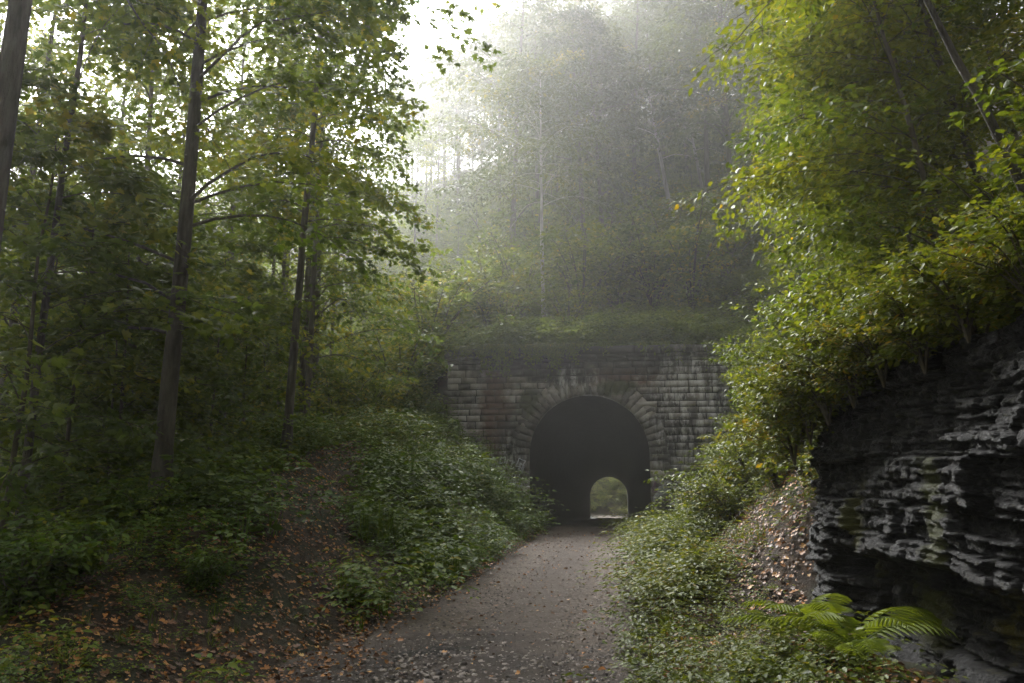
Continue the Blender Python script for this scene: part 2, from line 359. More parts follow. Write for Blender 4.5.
# ------------------------------------------------------------------ tunnel portal
RI, ZC, RO = 2.53, 3.05, 3.30
portal = thing('tunnel_portal', 'weathered stone tunnel portal with dark arched opening at the end of the path', 'tunnel', (0, 0, 0))
def stone(mb, corner, fwd, rough, tint, nu=5, nv=4, seed=0):
    """block: front quad given by 4 corners (in x,z), cut into a grid and roughened; fwd = front y, back y"""
    (y0, y1) = fwd
    a, b, c, d = [np.array(p, float) for p in corner]     # bl, br, tr, tl
    u, v = np.meshgrid(np.linspace(0, 1, nu), np.linspace(0, 1, nv))
    p = ((1-u)*(1-v))[..., None]*a+(u*(1-v))[..., None]*b+(u*v)[..., None]*c+((1-u)*v)[..., None]*d
    e = np.minimum(np.minimum(u, 1-u)*(nu-1), np.minimum(v, 1-v)*(nv-1)); e = np.clip(e, 0, 1)
    yy = y0+.035*(1-e)-rough*e*(.6+.8*vnoise(p[..., 0]*5, p[..., 1]*5, 0, 3+seed))
    fr = np.stack([p[..., 0], yy, p[..., 1]], -1).reshape(-1, 3)
    bk = np.array([(a[0], y1, a[1]), (b[0], y1, b[1]), (c[0], y1, c[1]), (d[0], y1, d[1])])
    n = nu*nv; q = [(r*nu+s, r*nu+s+1, (r+1)*nu+s+1, (r+1)*nu+s) for r in range(nv-1) for s in range(nu-1)]
    t = []
    bl, br, tr, tl = 0, nu-1, n-1, (nv-1)*nu
    side = [[s for s in range(nu)], [nu-1+r*nu for r in range(nv)], [n-1-s for s in range(nu)], [tl-r*nu for r in range(nv)]]
    for k, rim in enumerate(side):
        B0, B1 = n+k, n+(k+1) % 4
        for x, y in zip(rim[:-1], rim[1:]): t.append((y, x, B0))
        t.append((rim[-1], B0, B1))
    mb.add(np.vstack([fr, bk]), t, q, tint)
rnd = random.Random(5)
wall, bed = MB(), MB()
XL, XR, z = -6.05, 5.85, -.1
def clipx(z0, z1):
    rm = 2.93
    if z1 <= ZC: return rm
    dz = z1-ZC
    return math.sqrt(rm*rm-dz*dz) if dz < rm else 0.0
while z < 7.05:
    h = rnd.uniform(.24, .33); z1 = min(z+h, 7.1)
    if z1-z < .12: break
    cl = clipx(z, z1)
    runs = [(XL+rnd.choice([-.18, 0, 0, .0]), -cl), (cl, XR)] if cl > 0 else [(XL, XR)]
    for (a, b) in runs:
        bed_box = [(a, z), (b, z), (b, z1), (a, z1)]
        v = [(p[0], yy, p[1]) for yy in (YP0+.075, YP1) for p in bed_box]
        bed.add(v, None, [(0, 1, 2, 3), (5, 4, 7, 6), (1, 5, 6, 2), (4, 0, 3, 7), (3, 2, 6, 7), (4, 5, 1, 0)], .3)
        x = a
        while x < b-.02:
            w = rnd.uniform(.42, 1.0)
            if b-(x+w) < .3: w = b-x
            gp = rnd.uniform(.008, .02)
            jt = lambda: rnd.uniform(-.011, .011)
            off = rnd.uniform(-.022, .022)
            stone(wall, [(x+gp+jt(), z+gp+jt()), (x+w-gp+jt(), z+gp+jt()), (x+w-gp+jt(), z1-gp+jt()), (x+gp+jt(), z1-gp+jt())],
                  (YP0+off, YP0+.3), rnd.uniform(.012, .055), rnd.random(), max(4, int(w/.13)), 4, rnd.randint(0, 50))
            x += w
    z = z1
link('wall', wall.mesh('wall', M['stone']), portal)
link('wall_core', bed.mesh('wall_core', M['mortar']), portal)
ring = MB(); nv_ = 31
for k in range(nv_):
    a0, a1 = PI*k/nv_+.0035, PI*(k+1)/nv_-.0035
    ro = RO+rnd.uniform(-.05, .03)
    c = [(ZC, r, a) for r, a in ((RI, a0), (ro, a0), (ro, a1), (RI, a1))]
    pts = [(r*math.cos(a), ZC+r*math.sin(a)) for _, r, a in c]
    stone(ring, pts, (YP0-.035+rnd.uniform(-.015, .015), YP0+.62), rnd.uniform(.01, .03), rnd.random()*.8+.1, 5, 4, k)
for sgn in (-1, 1):
    z = -.1
    while z < ZC-.05:
        h = rnd.uniform(.3, .42); z1 = z+h if ZC-(z+h) > .25 else ZC
        w = rnd.choice([.62, .95, .8])
        a, b = sorted((sgn*RI, sgn*(RI+w)))
        stone(ring, [(a, z+.01), (b, z+.01), (b, z1-.01), (a, z1-.01)], (YP0-.03+rnd.uniform(-.02, .02), YP0+.62), rnd.uniform(.01, .035), rnd.random(), 6, 4, int(z*9))
        z = z1
link('arch_ring', ring.mesh('arch_ring', M['stone']), portal)
cop = MB()
for zz0, zz1, pr, (w0, w1) in ((7.11, 7.25, .07, (.7, 1.3)), (7.255, 7.58, .17, (.8, 1.4))):
    x = XL-.12
    while x < XR+.1:
        w = min(rnd.uniform(w0, w1), XR+.12-x)
        if XR+.12-(x+w) < .35: w = XR+.12-x
        dz = rnd.uniform(-.012, .012)
        stone(cop, [(x+.008, zz0), (x+w-.008, zz0), (x+w-.008, zz1+dz), (x+.008, zz1+dz)], (YP0-pr+rnd.uniform(-.03, .03), YP1+.02), rnd.uniform(.01, .035), rnd.random()*.7, 7, 4, int(x*3+50))
        x += w
link('coping', cop.mesh('coping', M['stone']), portal)
# barrel of the tunnel and the far face
yy = np.concatenate([[YP0+.6], np.arange(36, YE+.1, 2.0)])
prof = [(-RI-.01, -.05)]+[(-(RI+.01), z) for z in (1, 2)]+[((RI+.01)*math.cos(a), ZC+(RI+.01)*math.sin(a)) for a in np.linspace(PI, 0, 33)]+[(RI+.01, z) for z in (2, 1)]+[(RI+.01, -.05)]
prof = np.array(prof); m = len(prof)
v = np.stack([np.broadcast_to(prof[:, 0], (len(yy), m)), np.broadcast_to(yy[:, None], (len(yy), m)), prof[None, :, 1]+floor_z(yy)[:, None]], -1)
i, j = np.meshgrid(np.arange(len(yy)-1), np.arange(m), indexing='ij')
q = np.stack([i*m+j, i*m+(j+1) % m, (i+1)*m+(j+1) % m, (i+1)*m+j], -1).reshape(-1, 4)
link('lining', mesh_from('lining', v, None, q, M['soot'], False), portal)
far = MB()
op = [(-RI, -3), ] + [(RI*math.cos(a), ZC-2.5+RI*math.sin(a)) for a in np.linspace(PI, 0, 25)] + [(RI, -3)]
fo = [(-6, -3)] + [(6.5*math.cos(a) if abs(math.cos(a)) > .7 else 6*np.sign(math.cos(a))*min(1, abs(math.cos(a))*1.4), .5+5*math.sin(a)) for a in np.linspace(PI, 0, 25)] + [(6, -3)]
v = [(x, y_, z) for y_ in (YE-.02, YE+.25) for pr in (op, fo) for x, z in pr]; k = len(op); qq = []
for a in range(k-1):
    qq += [(a, a+1, k+a+1, k+a), (2*k+a, 3*k+a, 3*k+a+1, 2*k+a+1), (a, 2*k+a, 2*k+a+1, a+1), (k+a, k+a+1, 3*k+a+1, 3*k+a)]
far.add(v, None, qq, .4)
link('far_face', far.mesh('far_face', M['stone']), portal)
# spray paint scrawls, worn and unreadable, low on both jambs
def scrawl(x0, x1, z0, z1, n, mat, seed, r):
    rr = np.random.default_rng(seed); mb = MB()
    for k in range(n):
        cx_, cz_ = rr.uniform(x0, x1), rr.uniform(z0, z1); w, h = rr.uniform(.09, .2), rr.uniform(.09, .22)
        th = np.linspace(0, rr.uniform(3.5, 7), 22)+rr.uniform(0, 6)
        px = cx_+w*np.cos(th)*(1+.4*np.sin(2*th)); pz = cz_+h*np.sin(th)+.05*np.sin(3*th+k)
        pts = np.stack([px, np.full(22, YP0-.085), pz], -1)
        nrm = np.stack([np.gradient(pz), 0*px, -np.gradient(px)], -1); nrm /= np.linalg.norm(nrm, axis=1)[:, None]+1e-9
        a, b = pts-nrm*r, pts+nrm*r
        vv = np.vstack([a, b, a+(0, .12, 0), b+(0, .12, 0)]); q4 = []
        for s in range(21): q4 += [(s, s+1, 22+s+1, 22+s), (44+s, 66+s, 66+s+1, 44+s+1), (s, 44+s, 44+s+1, s+1), (22+s, 22+s+1, 66+s+1, 66+s)]
        mb.add(vv, None, q4, .5)
    return mb.mesh('graffiti', mat)
link('graffiti', scrawl(-4.6, -2.75, 1.5, 2.9, 26, M['paint_white'], 3, .018), portal)
link('graffiti', scrawl(2.75, 3.55, 1.0, 1.75, 15, M['paint_white'], 4, .022), portal)
link('graffiti', scrawl(2.75, 3.55, 1.0, 1.75, 10, M['paint_violet'], 6, .02), portal)

# ------------------------------------------------------------------ rock face
def rock(name, plan, z0, z1, du, dz, seed, recess=True, lean=.12):
    plan = np.array(plan, float)
    seg = np.linalg.norm(np.diff(plan, axis=0), axis=1); cum = np.concatenate([[0], np.cumsum(seg)])
    s = np.arange(0, cum[-1], du); z = np.arange(z0, z1+1e-6, dz)
    px, py = np.interp(s, cum, plan[:, 0]), np.interp(s, cum, plan[:, 1])
    k = max(3, int(.5/du)); ker = np.ones(k)/k
    px = np.convolve(np.pad(px, k//2, 'edge'), ker, 'same')[k//2:k//2+len(s)]; py = np.convolve(np.pad(py, k//2, 'edge'), ker, 'same')[k//2:k//2+len(s)]
    tx, ty = np.gradient(px), np.gradient(py); l = np.hypot(tx, ty); nx_, ny_ = -ty/l, tx/l      # points to the track
    Sg, Zg = np.meshgrid(s, z)
    zz = Zg+.05*fbm(Sg*.8, Zg*.6, 0, seed)-.02*Sg+.012*fbm(Sg*7, Zg*3, 0, seed+7)
    d = np.zeros_like(Sg)
    rr = np.random.default_rng(seed)
    def beds(tmin, tmax, amp, jmin, jmax, jamp, gap):
        """beds of random thickness, each broken by joints of its own into blocks that stand out by their own amount"""
        nonlocal d
        zb = np.cumsum(rr.uniform(tmin, tmax, int((z1-z0+2)/tmin)))+z0-1
        li = np.searchsorted(zb, zz)
        off = rr.uniform(-amp, amp, len(zb)+2)
        d += off[li]
        top = zb[np.clip(li, 0, len(zb)-1)]-zz; bot = zz-zb[np.clip(li-1, 0, len(zb)-1)]
        for k in np.unique(li):
            m = li == k
            jt = np.cumsum(rr.uniform(jmin, jmax, int(cum[-1]/jmin)+3))-jmax*rr.random()
            sj = Sg[m]+.10*fbm(zz[m]*6, k*3.3, 0, seed+8)+.35*(zz[m]-z0)*rr.uniform(-.5, .5)
            bi = np.searchsorted(jt, sj)
            d[m] += rr.uniform(-jamp, jamp, len(jt)+2)[bi] + (rr.uniform(-.12, .12, len(jt)+2)[bi])*(sj-jt[np.clip(bi, 0, len(jt)-1)])
            e = np.minimum(np.abs(sj-jt[np.clip(bi, 0, len(jt)-1)]), np.abs(sj-jt[np.clip(bi-1, 0, len(jt)-1)]))
            d[m] -= gap*np.exp(-(e/.018)**2)
        d -= gap*.8*np.exp(-(np.minimum(np.abs(top), np.abs(bot))/.012)**2)
    beds(.18, .45, .035, .4, 1.3, .05, .05)
    beds(.06, .16, .02, .15, .6, .028, .02)
    beds(.028, .07, .018, .1, .5, .014, .008)
    d += .14*fbm(Sg*.6, Zg*.8, 0, seed+50)+.018*fbm(Sg*5, Zg*6, 0, seed+51)+.022*fbm(Sg*24, Zg*34, 0, seed+52)
    if recess:
        y_ = np.broadcast_to(py[None], Sg.shape)
        d -= (.30*(1-ss(8.1, 8.9, y_)))*(1-ss(.92, 1.04, zz+.05*vnoise(Sg*2, 0, 0, seed+60)))*ss(-.1, .35, Zg)
        d -= .12*(1-ss(1.4, 1.5, zz))*(1-ss(5, 6.4, y_))
        d += .2*np.exp(-((Zg-.1)/.3)**2)*(1-ss(8, 9, y_))
    d -= lean*(Zg-z0)
    d -= 2.0*ss(z1-.35, z1+.15, Zg+.18*fbm(Sg*.9, 0, 0, seed+61))**2
    v = np.stack([px[None]+nx_[None]*d, py[None]+ny_[None]*d, Zg-.3*ss(z1-.3, z1, Zg)], -1)
    m = len(s); i, j = np.meshgrid(np.arange(len(z)-1), np.arange(m-1), indexing='ij')
    q = np.stack([i*m+j, (i+1)*m+j, (i+1)*m+j+1, i*m+j+1], -1).reshape(-1, 4)
    o = link(name, mesh_from(name, v, None, q, M['rock'], False)); o['kind'] = 'structure'
    return o
rock('rock_face', [(3.5, 1.2), (3.3, 4), (3.18, 7), (3.08, 9.3), (3.4, 10.0), (5.4, 10.9)], -.1, 3.05, .017, .013, 104)
rock('rock_outcrop', [(2.95, 26.5), (3.1, 29), (3.3, 32), (3.6, 33.4)], -.1, 1.75, .04, .03, 200, False, .5)

# ------------------------------------------------------------------ vegetation generators
def unit(v): return v/(np.linalg.norm(v)+1e-9)
def gen_tree(seed, H, r0, lean=(0, 0), lo=.3, R=3.5, limbs=26, twigs=8, per=30, leaf=.12, tpl=OV, mat='leaf_dark', bark='bark', up=.5,
             fork=None, bias=None, droop=.35, spray=.34, low_limbs=(), wob=.15, tint=(.15, .85), tubes=True, shape=1.0, seg=9, avoid=None):
    r = np.random.default_rng(seed); wood = MB(); lv = Leaves()
    n = 16; t = np.linspace(0, 1, n)
    px = lean[0]*t**1.1+wob*np.cumsum(r.normal(0, .25, n))*t; py = lean[1]*t**1.1+wob*np.cumsum(r.normal(0, .25, n))*t
    trunk = np.stack([px, py, t*H-.35*(t == 0)], -1)
    rad = r0*((1-t)**.8*.82+.05)+r0*.6*np.exp(-t*H/.3)
    stems = [(trunk, rad, t)]
    if fork:
        ft, fdx, fdy = fork; k = int(ft*n)
        f = trunk[k:].copy(); s_ = np.linspace(0, 1, len(f)); f[:, 0] += fdx*s_**.8; f[:, 1] += fdy*s_**.8
        stems.append((f, rad[k:]*.85, t[k:]))
    for pts, rd, _ in stems: wood.tube(pts, rd, seg, wob=.05)
    tn = r.uniform(*tint) if False else 0
    def limb(p0, az, el, Ln, rb):
        m = 7; u = np.linspace(0, 1, m)
        d = np.array([math.cos(az)*math.cos(el), math.sin(az)*math.cos(el), math.sin(el)])
        pts = p0+d*Ln*u[:, None]+np.array([0, 0, -droop*Ln])*u[:, None]**2+np.array([0, 0, .25*Ln*up])*np.sin(u*PI)[:, None]*.6
        pts += np.cumsum(r.normal(0, .03*Ln, (m, 3)), 0)*u[:, None]*.7
        if tubes: wood.tube(pts, np.maximum(rb*(1-u*.85), .006), 5)
        base_t = r.uniform(*tint)
        for k in range(twigs):
            uu = .22+.78*(k+r.random())/twigs
            q0 = np.array([np.interp(uu, u, pts[:, c]) for c in range(3)])
            dirl = unit(pts[min(int(uu*(m-1))+1, m-1)]-pts[int(min(uu, .99)*(m-1))])
            sd = unit(np.cross(dirl, (0, 0, 1.)))*(1 if k % 2 else -1)
            ang = r.uniform(.4, 1.1) if uu < .93 else r.uniform(0, .3)
            td = unit(dirl*math.cos(ang)+sd*math.sin(ang)+np.array([0, 0, r.normal(.02, .16)]))
            tl = Ln*r.uniform(.26, .44)*(1.1-.45*uu)+.12
            e = q0+td*tl+np.array([0, 0, -.12*tl])
            if tubes: wood.tube([q0, (q0+e)/2+np.array([0, 0, .05*tl]), e], [max(rb*.22, .004), .004, .002], 3, cap=False)
            nn = max(3, int(per*r.uniform(.6, 1.3)))
            w = r.random(nn)**.8; lat = r.uniform(-1, 1, nn)
            side = unit(np.cross(td, (0, 0, 1.)))
            P = q0+td*(tl*1.08)*w[:, None]+side*(spray*lat*(1.05-.6*w))[:, None]*min(1., tl+.3)+np.stack([r.normal(0, .03, nn), r.normal(0, .03, nn), r.normal(0, .07, nn)-.09*np.abs(lat)], -1)
            D = td*.55+side*(np.sign(lat)*.75)[:, None]+r.normal(0, .35, (nn, 3))+np.array([0, 0, -.30])
            N = np.array([0, 0, 1.])+r.normal(0, .42, (nn, 3))
            lv.add(P, D, N, leaf*r.uniform(.6, 1.25, nn), np.clip(base_t+r.normal(0, .14, nn), 0, 1))
    for i in range(limbs):
        pts, rd, tt = stems[i % len(stems)]
        f = (i+r.random())/limbs
        tv = lo+(1-lo)*f**.9*.985; tv = max(tv, tt[0]+.01)
        p0 = np.array([np.interp(tv, tt, pts[:, c]) for c in range(3)])
        az = i*2.39996+r.normal(0, .4)
        if bias is not None and r.random() < bias[1]: az = bias[0]+r.normal(0, .6)
        if avoid is not None:
            dd = (az-avoid+PI) % (2*PI)-PI
            if abs(dd) < 1.35: az = avoid+(1.35+.5*r.random())*(1 if dd > 0 else -1)
        prof = (math.sin(PI*min(1, .18+.82*((tv-lo)/(1-lo)))**.8)**.7 if tv < .93 else .45)*shape+.12
        limb(p0, az, r.uniform(.05, .45)+up*.9*f, R*prof*r.uniform(.75, 1.15), np.interp(tv, tt, rd)*.30)
    for (tv, az, el, Ln) in low_limbs:
        p0 = np.array([np.interp(tv, t, trunk[:, c]) for c in range(3)])
        limb(p0, az, el, Ln, np.interp(tv, t, rad)*.25)
    nm = f'tree_{seed}'
    return wood.mesh('trunk', M[bark], True), lv.mesh('crown', M[mat], tpl), trunk
def gen_shrub(seed, H, R, stems=7, twigs=6, per=22, leaf=.08, tpl=OV, mat='leaf_shrub', tint=(.2, .8), bias=None, spray=.2):
    r = np.random.default_rng(seed); wood = MB(); lv = Leaves()
    for i in range(stems):
        az = i*2.4+r.normal(0, .4)
        if bias and r.random() < bias[1]: az = bias[0]+r.normal(0, .7)
        u = np.linspace(0, 1, 6); hh = H*r.uniform(.65, 1.05); rr = R*r.uniform(.45, 1.0)
        pts = np.stack([math.cos(az)*rr*u**1.4, math.sin(az)*rr*u**1.4, hh*(u*1.25-.3*u**3)-.08*(u == 0)], -1)
        pts += np.cumsum(r.normal(0, .02*H, (6, 3)), 0)*u[:, None]
        wood.tube(pts, .016*H**.5*(1-.85*u)+.003, 4)
        bt = r.uniform(*tint)
        for k in range(twigs):
            uu = .15+.85*(k+r.random())/twigs
            q0 = np.array([np.interp(uu, u, pts[:, c]) for c in range(3)])
            a2 = r.uniform(0, 2*PI)
            td = unit(np.array([math.cos(a2), math.sin(a2), r.uniform(-.1, .55)])+.5*np.array([math.cos(az), math.sin(az), 0]))
            tl = R*r.uniform(.3, .62)*(1.15-.4*uu)
            wood.tube([q0, q0+td*tl], [.005, .002], 3, cap=False)
            nn = int(per*r.uniform(.6, 1.3)); w = r.random(nn); lat = r.uniform(-1, 1, nn); side = unit(np.cross(td, (0, 0, 1.)))
            P = q0+td*(tl*1.1*w)[:, None]+side*(spray*lat*(1.05-.5*w))[:, None]+r.normal(0, .03, (nn, 3))-np.array([0, 0, .1])*(w*w*tl)[:, None]
            D = td*.55+side*(np.sign(lat)*.75)[:, None]+r.normal(0, .35, (nn, 3))+np.array([0, 0, -.25])
            N = np.array([0, 0, 1.])+r.normal(0, .45, (nn, 3))
            lv.add(P, D, N, leaf*r.uniform(.6, 1.3, nn), np.clip(bt+r.normal(0, .15, nn), 0, 1))
    return wood.mesh('stem', M['twig'], True), lv.mesh('foliage', M[mat], tpl)
def gz(x, y): return float(height(np.array([x]), np.array([y]))[0])
def put_tree(name, label, meshes, x, y, group=None, rz=0, scale=1, cat='tree'):
    t = thing(name, label, cat, (x, y, gz(x, y)), rz, group, scale)
    link('trunk', meshes[0], t); link('crown', meshes[1], t)
    return t
def put_shrub(name, label, meshes, x, y, group=None, rz=0, scale=1, cat='shrub', z=None):
    t = thing(name, label, cat, (x, y, gz(x, y) if z is None else z), rz, group, scale)
    link('stem', meshes[0], t); link('foliage', meshes[1], t)
    return t
def track(px, d):            # lateral position (world x, y) of a pixel column at forward distance d along the horizon
    p = at(px, 487, d); return p[0], p[1]

# ------------------------------------------------------------------ hero trees, left bank
x, y = track(160, 11.2)
put_tree('maple_tree', 'grey maple on the left bank whose trunk forks into two stems high up', gen_tree(
    21, 15.5, .155, (-.05, .3), .26, 2.9, 50, 9, 30, .125, MAPLE, 'leaf_dark', 'bark', .4, fork=(.5, .8, .2), droop=.3, spray=.42,
    low_limbs=[(.20, PI*.95, .45, 4.2), (.24, PI*1.1, .3, 3.6), (.17, PI*.9, .15, 3.0), (.3, .2, .4, 2.6), (.38, -.15, .35, 2.6), (.45, .0, .3, 2.4), (.5, .1, .22, 2.6), (.55, -.2, .2, 3.3), (.6, .05, .15, 4.3), (.66, -.1, .2, 4.0), (.58, .2, .1, 4.0)], wob=.16, avoid=-PI/2-.3), x, y)
x, y = track(284, 17.2)
put_tree('maple_tree', 'slender straight tree at the head of the leafy trail on the left bank', gen_tree(
    22, 15.0, .12, (.6, .3), .34, 1.9, 44, 8, 32, .125, MAPLE, 'leaf_dark', 'bark', .3, droop=.35, spray=.4,
    low_limbs=[(.36, .1, .1, 2.4), (.4, -.2, .15, 2.8), (.33, .0, .1, 2.6)], wob=.12, avoid=-PI/2-.2), x, y)
x, y = track(303, 23.5)
put_tree('maple_tree', 'thin tree just behind the slender one at the head of the trail', gen_tree(
    23, 17, .13, (.1, .2), .40, 2.4, 34, 8, 28, .14, OV, 'leaf_dark', 'bark', .4, wob=.08, low_limbs=[(.32, .1, .15, 3.2)]), x, y)
x, y = track(-52, 8.0)
put_tree('maple_tree', 'thick dark trunk cut off by the left edge of the picture', gen_tree(
    24, 16, .20, (.3, .1), .42, 3.4, 40, 9, 36, .12, MAPLE, 'leaf_dark', 'bark', .5, wob=.05, avoid=0), x, y)
x, y = track(22, 12.0)
put_tree('maple_tree', 'slim bare-stemmed tree low on the slope at the far left', gen_tree(
    25, 14, .085, (.2, .1), .40, 2.8, 24, 8, 26, .125, MAPLE, 'leaf_dark', 'bark', .4, wob=.1), x, y)
# understorey saplings below the left canopy
us_ = [gen_tree(40+k, 6.4, .05, (.3, .1), .10, 2.2, 30, 8, 26, .125, MAPLE, 'leaf_dark', 'twig', .35, droop=.3, spray=.36, wob=.12) for k in range(3)]
spots = [(60, 13), (110, 15), (20, 16), (205, 17), (150, 20), (75, 19), (240, 21), (5, 11), (118, 14.5), (185, 25), (45, 24), (262, 26)]
desc = ['sapling with flat sprays between the cut-off trunk and the forked maple', 'sapling leaning in close left of the forked maple', 'dark sapling low behind the cut-off trunk', 'sapling with yellowish sprays right of the forked maple',
        'small sapling deep in the shade behind the forked maple', 'shaded sapling deep behind the slim bare-stemmed tree', 'sapling just left of the slender straight tree', 'sapling hanging over the lower left slope', 'sapling whose sprays cross the forked maple trunk',
        'faint sapling far behind the forked maple', 'faint sapling far back at the left edge', 'faint sapling far back by the slender straight tree']
for k, ((px, d), ds) in enumerate(zip(spots, desc)):
    x, y = track(px, d); m = us_[k % 3]
    put_tree('sapling', ds, m, x, y, 'saplings under the left trees', rng.uniform(0, 6), rng.uniform(.8, 1.25), 'sapling')
# valley wood on the left, further back
bg = [gen_tree(60+k, 17+k, .16, (.3*(k-1), .2), .16, 4.0, 36, 8, 24, .19, OV, 'leaf_dark', 'bark', .5, spray=.55, wob=.12, seg=7) for k in range(3)]
k = 0
for (px, d, ds) in [(95, 24, 'dark trunk in the valley wood right of the slim bare-stemmed tree'), (218, 26, 'dark straight trunk between the forked maple and the slender tree'), (258, 31, 'grey trunk close left of the slender straight tree, deep in the wood'),
                    (325, 38, 'misty tree just right of the twin slender trunks'), (20, 30, None), (60, 34, None), (140, 32, None), (180, 40, None), (115, 46, None), (235, 44, None), (290, 50, None), (310, 55, None),
                    (30, 52, None), (160, 58, None), (80, 64, None), (215, 68, None), (230, 72, None), (-60, 20, None), (-80, 38, None), (345, 46, None), (270, 40, None), (-30, 26, None), (50, 27, None), (150, 26, None), (190, 30, None), (0, 44, None), (110, 37, None), (250, 58, None), (-120, 26, None), (-10, 18, None), (120, 19.5, None), (270, 29, None), (70, 46, None), (312, 30, None), (296, 26, None), (275, 33, None)]:  # two of the trees behind the twin slender trunks are added to shade the path
    x, y = track(px, d)
    put_tree('wood_tree', ds or 'dim broadleaf tree in the shaded valley wood on the left', bg[k % 3], x, y, 'trees of the valley wood on the left', rng.uniform(0, 6), rng.uniform(.85, 1.15)); k += 1

# ------------------------------------------------------------------ hill above the portal
hb = [gen_tree(80+k, 17.5+1.4*k, .23, (.6*(k-1), .2), .46-.09*k, 4.6+.4*k, 30, 7, 44, .25, OV, 'leaf_hill', 'bark', .6, tint=((.0, .3), (.3, .6), (.55, .9), (.15, .5))[k], spray=.62, wob=.14, seg=7) for k in range(4)]
pale = gen_tree(90, 15.5, .14, (-.3, .1), .45, 4.4, 44, 9, 32, .19, OV, 'leaf_hill', 'bark_pale', .5, spray=.5, wob=.1, seg=8)
x, y = track(545, 40.5); put_tree('hill_tree', 'tall thin pale trunk rising from the shrubs right above the arch', pale, x, y)
lean_ = gen_tree(91, 17, .23, (-2.2, .3), .45, 3.2, 22, 7, 20, .21, OV, 'leaf_hill', 'bark_pale', .5, spray=.55, wob=.12, seg=8)
x, y = track(688, 52); put_tree('hill_tree', 'pale trunk leaning left on the hillside right of the arch', lean_, x, y)
x, y = track(722, 55); put_tree('hill_tree', 'second pale leaning trunk, nearer the bright saplings', lean_, x, y, scale=.85, rz=.2)
k = 0
for (px, d) in [(500, 66), (575, 60), (610, 64), (640, 58), (670, 66), (700, 70), (740, 60), (770, 64), (800, 58), (530, 74), (590, 78), (650, 80), (710, 82), (560, 90),
                (620, 94), (760, 78), (830, 68), (860, 60), (680, 92), (510, 50), (590, 48), (745, 46), (790, 44), (840, 46), (800, 80), (540, 58), (455, 90), (610, 52), (560, 68), (425, 96), (400, 90), (440, 84), (385, 104), (405, 92), (455, 78), (478, 88), (420, 82), (510, 82), (545, 76), (610, 84), (675, 74), (640, 70), (580, 66), (525, 86), (720, 50)]:
    x, y = track(px, d)
    sc_ = rng.uniform(.8, .95) if px < 470 else rng.uniform(.85, 1.2)
    lab = 'pale mist-veiled tree at the left end of the hilltop wood' if px < 480 else ('mist-veiled tree in the wood above the arch' if px < 620 else 'dim trunk-and-crown in the wood on the hillside right of the arch')
    put_tree('hill_tree', lab, hb[k % 4], x, y, 'trees of the hillside wood', rng.uniform(0, 6), sc_); k += 1
for k, (px, d) in enumerate([(408, 64), (432, 70), (392, 76), (450, 100), (500, 104), (550, 100), (600, 106), (645, 102), (690, 108), (735, 98), (780, 94), (470, 96), (575, 92), (625, 88), (705, 90), (760, 86)]):
    x, y = track(px, d)
    put_tree('hill_tree', 'ghostly low-crowned tree almost lost in the mist at the left foot of the hill' if px < 440 else 'low-crowned tree closing the gaps at the back of the hillside wood', bg[k % 3], x, y, 'trees of the hillside wood', rng.uniform(0, 6), rng.uniform(.75, 1.0))
for k, (px, d) in enumerate([(455, 60), (490, 56), (520, 64), (555, 60), (585, 58), (615, 66), (645, 62), (670, 58), (705, 63), (735, 58), (765, 55), (600, 72), (680, 72), (535, 70), (475, 68)]):
    x, y = track(px, d)
    put_tree('understory_tree', 'short bushy tree among the bare trunks of the hillside wood', bg[(k+1) % 3], x, y, 'short trees under the hillside wood', rng.uniform(0, 6), rng.uniform(.34, .5))
